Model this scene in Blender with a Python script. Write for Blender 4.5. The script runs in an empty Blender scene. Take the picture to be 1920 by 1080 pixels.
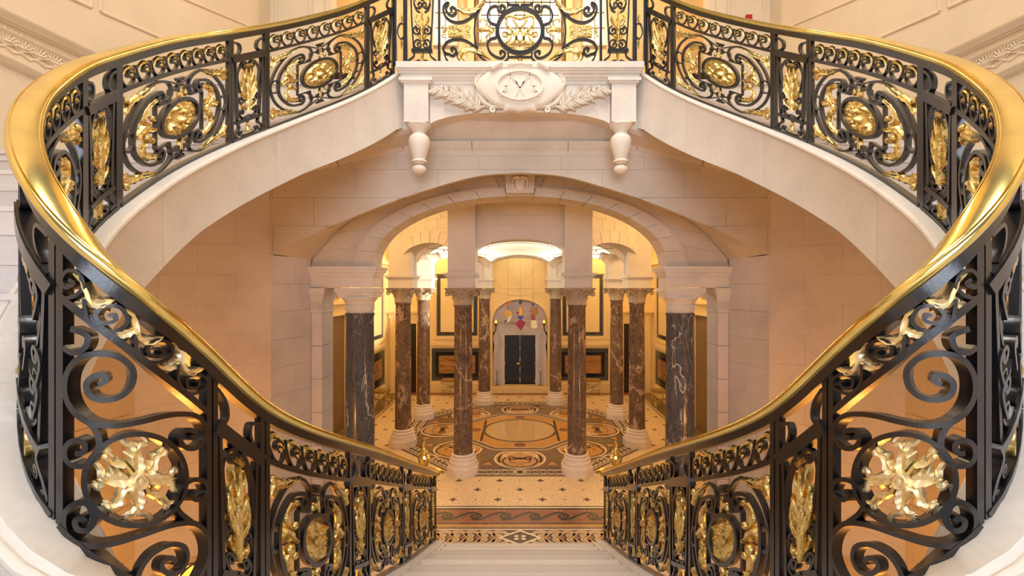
import bpy, math, random
from mathutils import Vector, Matrix
R = random.Random(7)
SC = bpy.context.scene
COL = SC.collection
H = 3.8            # eye height above the hall floor, metres
FPX, CX, CY = 865.0, 975.0, 540.0
PI = math.pi

# ------------------------------------------------------------------ camera, world, lights, exposure
cam = bpy.data.cameras.new('camera'); camo = bpy.data.objects.new('camera', cam); COL.objects.link(camo)
cam.sensor_fit = 'HORIZONTAL'; cam.sensor_width = 36; cam.lens = FPX / 1920 * 36
cam.shift_x = (960 - CX) / 1920; cam.clip_start = 0.05; cam.clip_end = 200
camo.location = (0, 0, H); camo.rotation_euler = (PI / 2, 0, 0)
SC.camera = camo
SC.cycles.max_bounces = 7
vs = SC.view_settings
vs.view_transform = 'Standard'; vs.look = 'None'; vs.gamma = 1.0; vs.use_curve_mapping = False
vs.exposure = 0.26
world = bpy.data.worlds.new('daylight'); SC.world = world; world.use_nodes = True
bg = world.node_tree.nodes['Background']
bg.inputs[0].default_value = (1.0, 0.94, 0.88, 1); bg.inputs[1].default_value = 0.20

def W(x, d, z):
    return Vector((x * H, d * H, H + z * H))
def PX(px, py, d):
    return W((px - CX) / FPX * d, d, (CY - py) / FPX * d)
def light(name, kind, loc, energy, color, size=0.1, rot=None, size_y=None, spot=None, blend=0.6):
    l = bpy.data.lights.new(name, kind); o = bpy.data.objects.new(name, l); COL.objects.link(o)
    o.location = loc; l.energy = energy; l.color = color
    if kind == 'AREA':
        l.size = size
        if size_y: l.shape = 'RECTANGLE'; l.size_y = size_y
    else: l.shadow_soft_size = size
    if kind == 'SPOT' and spot: l.spot_size = spot; l.spot_blend = blend
    if rot is not None: o.rotation_euler = rot
    return o
def aim(o, target):
    o.rotation_euler = (Vector(target) - o.location).to_track_quat('-Z', 'Y').to_euler()
AMBER = (1.0, 0.74, 0.40); WARM = (1.0, 0.84, 0.60); WHITE = (1.0, 0.93, 0.82)
# concealed uplights on the column cornices under the octagon vault
for k in range(8):
    a = PI / 8 + k * PI / 4; r = 0.745 * H / math.cos(PI / 8)
    o = light('vault_uplight', 'SPOT', (r * 0.87 * math.sin(a), 3.25 * H + r * 0.87 * math.cos(a), H + 0.36), 105, WHITE, 0.03, spot=1.9, blend=0.9)
    aim(o, W(0, 3.25, 0.33))
# lamps under the ceiling of the entrance hall
for x, d in ((-1.0, 2.45), (1.0, 2.45), (-1.02, 3.25), (1.02, 3.25), (-0.75, 4.15), (0.75, 4.15)):
    light('hall_ceiling_lamp', 'POINT', W(x, d, 0.40), 66, AMBER, 0.12)
light('hall_ceiling_lamp', 'POINT', W(0, 4.2, 0.30), 60, WARM, 0.12)
sp = light('hall_spot', 'SPOT', W(0.5, 3.0, 0.15), 2600, WHITE, 0.04, spot=0.5, blend=0.3)
aim(sp, W(-0.66, 3.6, 0.03))
# amber lamps standing under the two curved flights
for sx in (-1, 1):
    light('understair_lamp', 'POINT', W(sx * 1.08, 0.98, -0.86), 85, (1.0, 0.46, 0.09), 0.15)
# lamps of the upper gallery
for x, d in ((-0.7, 2.9), (0.7, 2.9), (0, 2.7)):
    light('gallery_lamp', 'POINT', W(x, d, 2.35), 190, WARM, 0.2)
# the window wall of the stairwell behind the camera and the skylight over it
light('stair_window_light', 'AREA', W(0, -1.6, 0.6), 560, (0.80, 0.86, 1.0), 7.0, rot=(PI / 2 * 0.97, 0, 0), size_y=4.5)
light('skylight_light', 'AREA', W(0, 0.55, 2.75), 720, (1.0, 0.94, 0.87), 5.5, rot=(0, 0, 0), size_y=4.0)

# ------------------------------------------------------------------ materials
def lin(c):
    return tuple(((v / 255) / 12.92 if v / 255 <= 0.04045 else ((v / 255 + 0.055) / 1.055) ** 2.4) for v in c)
class NT:
    def __init__(s, name):
        s.m = bpy.data.materials.new(name); s.m.use_nodes = True
        s.t = s.m.node_tree; s.n = s.t.nodes; s.b = s.n['Principled BSDF']
        s.tc = s.n.new('ShaderNodeTexCoord')
    def node(s, kind, **kw):
        x = s.n.new(kind)
        for k, v in kw.items():
            if k in x.inputs: x.inputs[k].default_value = v
            else: setattr(x, k, v)
        return x
    def link(s, a, b): s.t.links.new(a, b)
    def noise(s, scale, detail=4, rough=0.5, dist=0.0, vec=None):
        x = s.node('ShaderNodeTexNoise', Scale=scale, Detail=detail, Roughness=rough, Distortion=dist)
        s.link(vec or s.tc.outputs['Object'], x.inputs['Vector']); return x.outputs['Fac']
    def ramp(s, fac, stops):
        x = s.n.new('ShaderNodeValToRGB'); e = x.color_ramp.elements
        while len(e) < len(stops): e.new(0.5)
        for i, (p, c) in enumerate(stops):
            e[i].position = p; e[i].color = (*c, 1)
        s.link(fac, x.inputs[0]); return x.outputs[0]
    def mix(s, fac, a, b, mode='MIX'):
        x = s.n.new('ShaderNodeMix'); x.data_type = 'RGBA'; x.blend_type = mode
        for sock, v in ((x.inputs[0], fac), (x.inputs[6], a), (x.inputs[7], b)):
            if isinstance(v, (int, float)): sock.default_value = v
            elif isinstance(v, tuple): sock.default_value = (*v, 1)
            else: s.link(v, sock)
        return x.outputs[2]
    def color(s, v):
        if isinstance(v, tuple): s.b.inputs['Base Color'].default_value = (*v, 1)
        else: s.link(v, s.b.inputs['Base Color'])
    def bump(s, fac, strength, dist=0.01):
        x = s.node('ShaderNodeBump', Strength=strength, Distance=dist)
        s.link(fac, x.inputs['Height']); s.link(x.outputs[0], s.b.inputs['Normal'])
    def set(s, **kw):
        for k, v in kw.items(): s.b.inputs[k.replace('_', ' ')].default_value = v
        return s.m
def stone(name, rgb, var=0.10, rough=0.62, bump=0.12):
    n = NT(name); c = lin(rgb)
    f = n.noise(1.1, 6, 0.62); g = n.noise(34, 3, 0.6)
    lo = tuple(v * (1 - var * 1.6) for v in c); hi = tuple(min(1, v * (1 + var)) for v in c)
    a = n.ramp(f, [(0.3, lo), (0.5, c), (0.72, hi)])
    n.color(n.mix(0.10, a, n.ramp(g, [(0.35, tuple(v * .6 for v in c)), (0.6, hi)])))
    n.bump(g, bump, 0.004)
    return n.set(Roughness=rough)
M = {}
M['stone'] = stone('limestone', (229, 220, 208))
M['stone2'] = stone('limestone_block', (212, 200, 183))
M['stone3'] = stone('limestone_pink', (222, 212, 209))
M['carved'] = stone('carved_limestone', (234, 224, 208), 0.05)
M['mortar'] = stone('lime_mortar', (186, 164, 138))
M['wall_up'] = stone('warm_limestone', (218, 197, 166), 0.05)
def step_mat():
    n = NT('pale_marble_step'); c = lin((224, 212, 202)); oi = n.n.new('ShaderNodeObjectInfo')
    a = n.ramp(oi.outputs['Random'], [(0, tuple(v * .74 for v in c)), (1, tuple(min(1, v * 1.0) for v in c))])
    g = n.noise(40, 3, .6); n.color(n.mix(.18, a, n.ramp(g, [(.35, tuple(v * .7 for v in c)), (.65, c)])))
    return n.set(Roughness=.42)
M['step'] = step_mat()
M['gilt_wall'] = stone('honey_marble', (224, 190, 134), 0.14, 0.35)
M['plaster'] = stone('cream_plaster', (234, 206, 146), 0.04, 0.7, 0.03)
M['vault'] = stone('white_plaster', (244, 232, 205), 0.03, 0.7, 0.03)
def marble(name, stops, scale=2.2, vein=None, veinw=0.02, rough=0.16, stretch=(1, 1, 1)):
    n = NT(name)
    oi = n.n.new('ShaderNodeObjectInfo')
    mp = n.n.new('ShaderNodeMapping'); mp.inputs['Scale'].default_value = stretch
    n.link(n.tc.outputs['Object'], mp.inputs['Vector'])
    ad = n.n.new('ShaderNodeVectorMath'); ad.operation = 'ADD'
    sc = n.n.new('ShaderNodeVectorMath'); sc.operation = 'SCALE'; sc.inputs[0].default_value = (31, 17, 23)
    n.link(oi.outputs['Random'], sc.inputs['Scale']); n.link(mp.outputs[0], ad.inputs[0]); n.link(sc.outputs[0], ad.inputs[1])
    v = ad.outputs[0]
    base = n.ramp(n.noise(scale, 9, 0.68, 1.6, v), stops)
    fine = n.noise(scale * 14, 5, 0.7, 0.5, v)
    base = n.mix(0.35, base, n.ramp(fine, [(0.35, tuple(x * .45 for x in stops[0][1])), (0.65, stops[-1][1])]))
    if vein:
        for i, (s2, w) in enumerate(((scale * .55, veinw), (scale * 1.7, veinw * .55))):
            f = n.noise(s2, 4, 0.5, 0.35 + .3 * i, v)
            m1 = n.node('ShaderNodeMath', operation='SUBTRACT'); n.link(f, m1.inputs[0]); m1.inputs[1].default_value = 0.5
            m2 = n.node('ShaderNodeMath', operation='ABSOLUTE'); n.link(m1.outputs[0], m2.inputs[0])
            r = n.ramp(m2.outputs[0], [(0.0, (1, 1, 1)), (w * .4, (.8, .8, .8)), (w, (0, 0, 0))])
            # only here and there
            g = n.ramp(n.noise(scale * .8, 2, .5, 0, v), [(0.45, (0, 0, 0)), (0.56, (1, 1, 1))])
            k = n.mix(1.0, r, g, 'MULTIPLY')
            base = n.mix(k, base, vein)
    n.color(base)
    return n.set(Roughness=rough)
M['red_marble'] = marble('brown_red_marble', [(0.28, lin((44, 32, 32))), (0.43, lin((92, 70, 60))), (0.52, lin((122, 98, 80))), (0.62, lin((78, 54, 50))), (0.75, lin((166, 138, 112)))], 2.0, lin((190, 160, 130)), 0.02, stretch=(1.3, 1.3, .8))
M['black_marble'] = marble('black_white_veined_marble', [(0.3, lin((40, 40, 44))), (0.5, lin((92, 91, 96))), (0.62, lin((56, 55, 60))), (0.8, lin((124, 122, 126)))], 5.0, lin((204, 198, 194)), 0.009, stretch=(1, 1, .35))
M['slate_marble'] = marble('grey_slate_marble', [(0.3, lin((52, 52, 54))), (0.6, lin((84, 82, 80))), (0.8, lin((60, 58, 58)))], 3)
M['panel_marble'] = marble('honey_brown_marble', [(0.3, lin((112, 70, 36))), (0.5, lin((166, 116, 66))), (0.7, lin((196, 150, 92)))], 2.6, lin((90, 40, 24)), 0.02, stretch=(.6, 1, 3))
def plain(name, rgb, rough=0.5, metal=0.0, bumpy=0.0, scale=30, spec=0.5):
    n = NT(name); c = lin(rgb)
    f = n.noise(scale, 3, 0.6)
    n.color(n.ramp(f, [(0.3, tuple(v * .86 for v in c)), (0.7, tuple(min(1, v * 1.1) for v in c))]))
    if bumpy: n.bump(f, bumpy, 0.004)
    return n.set(Roughness=rough, Metallic=metal, Specular_IOR_Level=spec)
M['iron'] = plain('black_wrought_iron', (11, 12, 19), 0.30, 0.0, 0.25, 60, 0.8)
M['iron'].node_tree.nodes['Principled BSDF'].inputs['Coat Weight'].default_value = 0.5
M['iron'].node_tree.nodes['Principled BSDF'].inputs['Coat Roughness'].default_value = 0.22
def gilt(name, hi, lo, rough, bump, cut=0.42):
    n = NT(name); f = n.noise(22, 5, .65); g = n.noise(90, 3, .6)
    n.color(n.ramp(f, [(cut - .14, lin(lo)), (cut + .06, lin(hi)), (1, lin(hi))])); n.bump(g, bump, .006)
    n.link(n.ramp(f, [(.3, (rough + .2,) * 3), (.55, (rough,) * 3)]), n.b.inputs['Roughness'])
    return n.set(Metallic=1.0)
M['gold'] = gilt('gilt_bronze', (232, 206, 134), (112, 84, 34), .26, .5, .45)
M['gold_pale'] = gilt('pale_gilt_bronze', (250, 234, 190), (206, 170, 104), .40, .2, .36)
M['brass'] = plain('polished_brass', (240, 216, 134), 0.20, 1.0, 0.06, 5)
M['bronze'] = plain('dark_bronze', (60, 40, 28), 0.4, 0.6, 0.3, 40)
M['door_black'] = plain('black_green_lacquer', (22, 27, 26), 0.35)
M['door_dark'] = plain('dark_walnut', (40, 26, 20), 0.45)
M['door_tan'] = plain('tan_panelled_wood', (122, 96, 66), 0.5)
M['black'] = plain('black_marble_inlay', (16, 15, 16), 0.25)
M['wax'] = plain('ivory_wax', (240, 228, 200), 0.5)
M['red'] = plain('signal_red_paint', (176, 16, 20), 0.4)
M['velvet'] = plain('olive_velvet', (150, 118, 52), 0.8)
def tess(name, rgb, var=0.35, scale=55, rough=0.32):
    n = NT(name); c = lin(rgb)
    v = n.node('ShaderNodeTexVoronoi', Scale=scale); n.link(n.tc.outputs['Object'], v.inputs['Vector'])
    f = n.n.new('ShaderNodeSeparateColor'); n.link(v.outputs['Color'], f.inputs[0])
    n.color(n.ramp(f.outputs[0], [(0.0, tuple(x * (1 - var) for x in c)), (0.6, c), (1.0, tuple(min(1, x * (1 + var * .5)) for x in c))]))
    return n.set(Roughness=rough)
M['t_cream'] = tess('cream_mosaic', (226, 196, 150), 0.32, 75)
M['t_white'] = tess('white_mosaic', (232, 214, 182), 0.12)
M['t_grey'] = tess('taupe_mosaic', (122, 98, 78), 0.35)
M['t_brown'] = tess('brown_mosaic', (88, 58, 36), 0.35)
M['t_dark'] = tess('umber_mosaic', (52, 36, 26), 0.3)
M['t_ochre'] = tess('ochre_mosaic', (190, 140, 70), 0.3)
M['t_tan'] = tess('tan_mosaic', (196, 152, 98), 0.28)
M['t_rust'] = tess('rust_mosaic', (146, 92, 62), 0.35)
M['t_olive'] = tess('olive_mosaic', (122, 100, 56), 0.3)
M['t_slate'] = tess('slate_mosaic', (104, 92, 78), 0.4)
M['disc'] = plain('polished_agate', (188, 160, 112), 0.04)
def emit(name, rgb, strength):
    n = NT(name); c = lin(rgb); n.color(c)
    n.b.inputs['Emission Color'].default_value = (*c, 1); n.b.inputs['Emission Strength'].default_value = strength
    return n.set(Roughness=0.3)
M['glass_white'] = emit('leaded_white_glass', (255, 250, 238), 1.5)
M['glass_yellow'] = emit('leaded_yellow_glass', (255, 226, 160), 1.15)
M['glass_pink'] = emit('leaded_rose_glass', (240, 190, 200), 1.1)
M['lampglass'] = emit('amber_lamp_glass', (255, 170, 60), 2.0)
for k, c in dict(mustard=(206, 150, 40), green_black=(40, 48, 46), orange=(206, 108, 30), cobalt=(44, 62, 150), crimson=(150, 20, 44), cream=(238, 226, 178), ochre=(160, 104, 34), rust=(146, 62, 28), violet=(52, 44, 110), yellow=(226, 190, 60)).items():
    M['art_' + k] = plain('painted_' + k + '_metal', c, 0.45)

# ------------------------------------------------------------------ mesh building
class MB:
    def __init__(s): s.v = []; s.f = []
    def add(s, vs_, fs):
        o = len(s.v); s.v.extend((p[0], p[1], p[2]) for p in vs_); s.f.extend(tuple(i + o for i in f) for f in fs); return s
    def hexa(s, p):
        return s.add(p, [(0, 3, 2, 1), (4, 5, 6, 7), (0, 1, 5, 4), (1, 2, 6, 5), (2, 3, 7, 6), (3, 0, 4, 7)])
    def box(s, x0, y0, z0, x1, y1, z1):
        return s.hexa([(x0, y0, z0), (x1, y0, z0), (x1, y1, z0), (x0, y1, z0), (x0, y0, z1), (x1, y0, z1), (x1, y1, z1), (x0, y1, z1)])
    def loft(s, rings, closed=True, caps=True, loop=False):
        n = len(rings[0]); m = len(rings); vs_ = [p for r in rings for p in r]; fs = []
        for i in range(m if loop else m - 1):
            j = (i + 1) % m
            for k in range(n if closed else n - 1):
                l = (k + 1) % n
                fs.append((i * n + k, i * n + l, j * n + l, j * n + k))
        if caps and closed and not loop:
            fs.append(tuple(range(n - 1, -1, -1))); fs.append(tuple((m - 1) * n + k for k in range(n)))
        return s.add(vs_, fs)
    def lathe(s, prof, n=24, c=(0, 0, 0), ang=0.0):
        rings = [[(c[0] + r * math.cos(ang + 2 * PI * k / n), c[1] + r * math.sin(ang + 2 * PI * k / n), c[2] + z) for k in range(n)] for r, z in prof]
        return s.loft(rings)
    def prism(s, poly, vec):
        n = len(poly); vec = Vector(vec); q = [Vector(p) for p in poly]
        return s.add(q + [p + vec for p in q], [tuple(range(n)), tuple(range(2 * n - 1, n - 1, -1))] + [(k, n + k, n + (k + 1) % n, (k + 1) % n) for k in range(n)])
    def tube(s, pts, rad, n=6, loop=False):
        pts = [Vector(p) for p in pts]; rings = []; m = len(pts); up = Vector((0.13, 0.21, 0.97))
        for i, p in enumerate(pts):
            t = (pts[(i + 1) % m] - pts[i - 1]) if loop else (pts[min(i + 1, m - 1)] - pts[max(i - 1, 0)])
            if t.length < 1e-9: t = Vector((0, 0, 1))
            t.normalize(); a = t.cross(up)
            if a.length < 1e-3: a = t.cross(Vector((1, 0, 0)))
            a.normalize(); b = a.cross(t); r = rad(i / max(1, m - 1)) if callable(rad) else rad
            rings.append([p + a * r * math.cos(2 * PI * k / n) + b * r * math.sin(2 * PI * k / n) for k in range(n)])
        return s.loft(rings, loop=loop)
    def ball(s, c, r, sx=1, sy=1, sz=1, n=10, m=6):
        rings = []
        for i in range(m + 1):
            th = PI * (0.02 + 0.96 * i / m)
            rings.append([(c[0] + r * sx * math.sin(th) * math.cos(2 * PI * k / n), c[1] + r * sy * math.sin(th) * math.sin(2 * PI * k / n), c[2] + r * sz * math.cos(th)) for k in range(n)])
        return s.loft(rings)
    def mesh(s, name, mat, smooth=40):
        me = bpy.data.meshes.new(name); me.from_pydata(s.v, [], s.f)
        me.materials.append(M[mat] if isinstance(mat, str) else mat)
        if smooth:
            me.polygons.foreach_set('use_smooth', [True] * len(me.polygons))
            me.set_sharp_from_angle(angle=math.radians(smooth))
        me.update(); return me
    def build(s, name, mat, parent=None, smooth=40):
        return put(name, s.mesh(name, mat, smooth), parent)
def put(name, me, parent=None, loc=None, rz=None, local=False):
    o = bpy.data.objects.new(name, me); COL.objects.link(o)
    if parent is not None:
        o.parent = parent
        if not local and parent.type == 'EMPTY': o.matrix_parent_inverse = Matrix.Translation(-Vector(parent.location))
    if loc is not None: o.location = loc
    if rz is not None: o.rotation_euler = (0, 0, rz)
    return o
def tag(o, label=None, cat=None, group=None, kind=None):
    if label: o['label'] = label
    if cat: o['category'] = cat
    if group: o['group'] = group
    if kind: o['kind'] = kind
    return o
def thing(name, label, cat, loc=(0, 0, 0), group=None, kind=None):
    o = bpy.data.objects.new(name, None); COL.objects.link(o); o.location = loc; o.empty_display_size = 0.1
    return tag(o, label, cat, group, kind)
KIDS = {}
def copy_tree(o, parent=None, kids=None):
    if kids is None:
        kids = {}
        for x in bpy.data.objects:
            if x.parent: kids.setdefault(x.parent.name, []).append(x)
    c = o.copy(); COL.objects.link(c)
    if parent is not None:
        c.parent = parent; c.matrix_parent_inverse = o.matrix_parent_inverse.copy()
    for ch in kids.get(o.name, []): copy_tree(ch, c, kids)
    return c
def mirror_tree(o, label):
    c = copy_tree(o)
    c.location = (-o.location[0], o.location[1], o.location[2]); c.scale = (-1, 1, 1); c['label'] = label
    return c
def outward(mb):   # nothing to do: Cycles shades both sides
    return mb

# ------------------------------------------------------------------ 2-D curves
def cat2(pts, n=8, loop=False):
    P = [Vector(p) for p in pts]; m = len(P); out = []
    for i in range(m if loop else m - 1):
        if loop: a, b, c, d = P[i - 1], P[i], P[(i + 1) % m], P[(i + 2) % m]
        else: a, b, c, d = P[max(i - 1, 0)], P[i], P[i + 1], P[min(i + 2, m - 1)]
        for k in range(n):
            t = k / n
            out.append(0.5 * ((2 * b) + (c - a) * t + (2 * a - 5 * b + 4 * c - d) * t * t + (3 * b - a - 3 * c + d) * t ** 3))
    if not loop: out.append(P[-1])
    return out
def resample(pts, n):
    L = [0]
    for a, b in zip(pts, pts[1:]): L.append(L[-1] + (b - a).length)
    out = []; j = 0
    for k in range(n):
        t = L[-1] * k / (n - 1)
        while j < len(pts) - 2 and L[j + 1] < t: j += 1
        f = (t - L[j]) / max(1e-9, L[j + 1] - L[j]); out.append(pts[j].lerp(pts[j + 1], min(1, max(0, f))))
    return out
def curl(p, d, side, r, turns, n=None, tight=0.8):
    p = Vector(p); d = Vector(d).normalized(); c = p + Vector((-d.y, d.x)) * side * r; v = p - c
    n = n or max(10, int(16 * turns)); out = []
    for k in range(1, n + 1):
        a = side * 2 * PI * turns * k / n; f = 1 - tight * k / n
        out.append(c + Vector((v.x * math.cos(a) - v.y * math.sin(a), v.x * math.sin(a) + v.y * math.cos(a))) * f)
    return out
def path(pts, start=None, end=None, n=7):
    c = cat2(pts, n)
    if end: c = c + curl(c[-1], c[-1] - c[-2], *end)
    if start: c = list(reversed(curl(c[0], c[0] - c[1], *start))) + c
    return c
def ellipse(cx, cy, rx, ry, n=40):
    return [Vector((cx + rx * math.cos(2 * PI * k / n), cy + ry * math.sin(2 * PI * k / n))) for k in range(n)]

# surfaces on which metalwork is set out: pt(s, h) and horizontal normal nr(s)
class Flat:
    def __init__(s, d, z0): s.d = d * H; s.z0 = z0
    def pt(s, x, h): return Vector((x, s.d, s.z0 + h))
    def nr(s, x): return Vector((0, -1, 0))
def bar(mb, sf, pts, t=0.016, dep=0.028, loop=False, off=0.0):
    P = [sf.pt(p[0], p[1]) for p in pts]; m = len(P); rings = []
    for i in range(m):
        N = sf.nr(pts[i][0])
        T = (P[(i + 1) % m] - P[i - 1]) if loop else (P[min(i + 1, m - 1)] - P[max(i - 1, 0)])
        B = N.cross(T)
        if B.length < 1e-9: B = Vector((0, 0, 1))
        B.normalize(); q = P[i] + N * off; tt = t(i / max(1, m - 1)) if callable(t) else t
        rings.append([q + B * tt / 2 + N * dep / 2, q - B * tt / 2 + N * dep / 2, q - B * tt / 2 - N * dep / 2, q + B * tt / 2 - N * dep / 2])
    mb.loft(rings, loop=loop); return mb
def leaf(mb, sf, spine, w, dep=0.014, lobes=4, n=None, taper=True, rootw=0.6):
    c = resample(cat2(spine, 6), n or lobes * 4 + 1); m = len(c); rings = []
    for i in range(m):
        t = i / (m - 1); T = c[min(i + 1, m - 1)] - c[max(i - 1, 0)]
        if T.length < 1e-9: T = Vector((1, 0))
        T.normalize(); Q = Vector((-T.y, T.x))
        prof = (rootw + (1 - rootw) * math.sin(PI * min(1, t * 1.5) / 2)) * (1 - t ** 2.6 * 0.94) if taper else 1
        ww = w * prof * (0.66 + 0.34 * abs(math.sin(PI * lobes * t + 0.6)))
        N = sf.nr(c[i].x); ring = []
        for j, hgt in ((-1, 0.1), (-.5, .85), (0, .55), (.5, .85), (1, .1)):
            q = c[i] + Q * ww * j; ring.append(sf.pt(q.x, q.y) + N * dep * hgt)
        for j, hgt in ((.5, -.85), (0, -.55), (-.5, -.85)):
            q = c[i] + Q * ww * j; ring.append(sf.pt(q.x, q.y) + N * dep * hgt)
        rings.append(ring)
    mb.loft(rings); return mb
def sball(mb, sf, p, r, n=8, m=5):
    q = sf.pt(p[0], p[1]); mb.ball(q, r, n=n, m=m); return mb
def scurl(mb, sf, pts, r0, r1, n=6):
    P = [sf.pt(p[0], p[1]) for p in pts]
    mb.tube(P, lambda t: r0 + (r1 - r0) * t, n); return mb

# ------------------------------------------------------------------ the line of the stair balustrade (left side; the right one mirrors it)
# stations: x (outward), depth, rail height, base height - all in eye heights from the eye
ST = [(.3164, 1.72, -.684, -.9405), (.317, 1.3575, -.5195, -.795), (.318, 1.046, -.3724, -.657), (.322, .844, -.281, -.565),
      (.335, .705, -.212, -.497), (.352, .6176, -.1557, -.448), (.360, .5425, -.0897, -.382), (.360, .4613, -.0267, -.310), (.375, .4296, .011, -.270),
      (.4074, .42, .046, -.2306), (.4445, .432, .0874, -.1998), (.4845, .455, .121, -.176), (.538, .50, .167, -.128), (.588, .555, .221, -.066),
      (.626, .61, .2645, -.012), (.661, .685, .326, .052), (.686, .76, .379, .114), (.705, .931, .500, .2346), (.710, 1.127, .625, .352),
      (.665, 1.322, .761, .477), (.585, 1.51, .911, .611), (.519, 1.63, 1.027, .712), (.463, 1.722, 1.123, .806)]
class Rail:
    HN = 1.03
    def __init__(s):
        raw = cat2([Vector((-x * H, d * H, H + zr * H, H + zb * H)) for x, d, zr, zb in ST], 24)
        def lens(a):
            L = [0.0]
            for p, q in zip(a, a[1:]): L.append(L[-1] + math.hypot(q[0] - p[0], q[1] - p[1]))
            return L
        L = lens(raw); n = 520; a = []; j = 0
        for k in range(n):
            t = L[-1] * k / (n - 1)
            while j < len(raw) - 2 and L[j + 1] < t: j += 1
            a.append(raw[j].lerp(raw[j + 1], (t - L[j]) / max(1e-9, L[j + 1] - L[j])))
        for it in range(60):
            a = [a[0]] + [(a[i - 1] + a[i] * 2 + a[i + 1]) / 4 for i in range(1, n - 1)] + [a[-1]]
        s.a = a; s.L = lens(a); s.len = s.L[-1]; s.n = n
        s.k = (n - 1) / s.len
        s.T = []
        for i in range(n):
            p, q = a[max(i - 1, 0)], a[min(i + 1, n - 1)]
            v = Vector((q[0] - p[0], q[1] - p[1], 0)); v.normalize(); s.T.append(v)
        s.left = min(range(n), key=lambda i: a[i][0] / a[i][1])   # the turn
    def idx(s, t):
        t = min(max(t, 0), s.len); lo, hi = 0, s.n - 1
        while hi - lo > 1:
            m = (lo + hi) // 2
            if s.L[m] <= t: lo = m
            else: hi = m
        return lo, (t - s.L[lo]) / max(1e-9, s.L[lo + 1] - s.L[lo])
    def at(s, t):
        i, f = s.idx(t); return s.a[i].lerp(s.a[i + 1], f)
    def tan(s, t):
        i, f = s.idx(t); return s.T[i].lerp(s.T[i + 1], f).normalized()
    def nr(s, t):          # towards the stairwell
        T = s.tan(t); return Vector((T.y, -T.x, 0))
    def pt(s, t, h):
        p = s.at(t); return Vector((p[0], p[1], p[3] + (p[2] - 0.045 - p[3]) * h / s.HN))
    def find(s, px, far=False):
        r = range(s.left, s.n) if far else range(0, s.left + 1)
        X = lambda i: CX + FPX * s.a[i][0] / s.a[i][1]
        for i in list(r)[:-1]:
            u, v = X(i), X(i + 1)
            if min(u, v) <= px <= max(u, v) and u != v: return s.L[i] + (s.L[i + 1] - s.L[i]) * (px - u) / (v - u)
        return s.L[min(r, key=lambda i: abs(X(i) - px))]
    def inv(s, px, py):    # a point of the near branch
        t = s.find(px); p = s.at(t); z = H + (CY - py) / FPX * p[1]
        return Vector((t, (z - p[3]) / (p[2] - 0.045 - p[3]) * s.HN))
RL = Rail()
Z0, Z1, Z2, Z3 = 0.035, 0.80, 0.825, 0.965     # panel foot, panel head, frieze foot, frieze head

def post(root, sf, t, w=0.03, dep=0.036, name='post', h1=1.03):
    mb = MB(); bar(mb, sf, [Vector((t, 0.0)), Vector((t, h1 * .5)), Vector((t, h1))], w, dep); return mb.build(name, 'iron', root)
def seg(s0, s1, h, n=14):
    return [Vector((s0 + (s1 - s0) * k / n, h)) for k in range(n + 1)]
def iron(parent, sf, name, pts, t=0.016, dep=0.028, loop=False):
    return bar(MB(), sf, pts, t, dep, loop).build(name, 'iron', parent)
def gleaf(parent, sf, spine, w, dep=0.014, lobes=4, name='acanthus_leaf', mat='gold', bead=None):
    mb = MB(); leaf(mb, sf, [Vector(p) for p in spine], w, dep, lobes)
    if bead: sball(mb, sf, bead, w * .62)
    return mb.build(name, mat, parent)
def frieze(parent, sf, s0, s1, n, flip=False):
    uw = (s1 - s0) / n; f0, f1 = Z2, Z3; fh = f1 - f0
    for k in range(n):
        c = s0 + (k + .5) * uw; g = -1 if flip else 1
        q = lambda a, b: Vector((c + g * a * uw, f0 + b * fh))
        r = min(.30 * uw, .36 * fh)
        iron(parent, sf, 'frieze_scroll', path([q(-.62, .96), q(-.5, .45), q(-.2, .04), q(.2, .10), q(.34, .5)], end=(g, r, 1.25)), 0.011, 0.026)
        mb = MB(); leaf(mb, sf, [q(-.5, .62), q(-.36, .92), q(-.05, .97), q(.2, .84), q(.3, .58)], fh * .17, 0.016, 3); sball(mb, sf, q(.12, .5), fh * .13)
        mb.build('frieze_leaf', 'gold', parent)
def relief_oval(sf, c, rx, ry, seed, depth=0.055):
    rr = random.Random(seed); bl = [(rr.uniform(-.7, .7), rr.uniform(-.75, .75), rr.uniform(.10, .22), rr.uniform(.5, 1.1)) for _ in range(26)]
    bl += [(0.05, .35, .3, 1.0), (-.05, -.1, .36, 1.1), (.28, -.4, .22, .9), (-.3, -.45, .24, .9), (.3, .25, .2, .8)]
    mb = MB(); rings = []; n = 36; m = 14
    def z(u, v):
        e = math.hypot(u, v); return depth * (0.12 + .12 * (1 - e * e)) + depth * .8 * max((w * math.exp(-((u - a) ** 2 + (v - b) ** 2) / (r * r * .5)) for a, b, r, w in bl)) * (1 - e ** 6)
    for sgn in (1, -1):
        rings = []
        for i in range(m + 1):
            e = 0.03 + .97 * i / m; ring = []
            for k in range(n):
                u, v = e * math.cos(2 * PI * k / n), e * math.sin(2 * PI * k / n)
                ring.append(sf.pt(c[0] + u * rx, c[1] + v * ry) + sf.nr(c[0]) * sgn * z(u, v))
            rings.append(ring)
        mb.loft(rings, caps=False); mb.f.append(tuple(len(mb.v) - (m + 1) * n + k for k in range(n)))
    return mb
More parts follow.
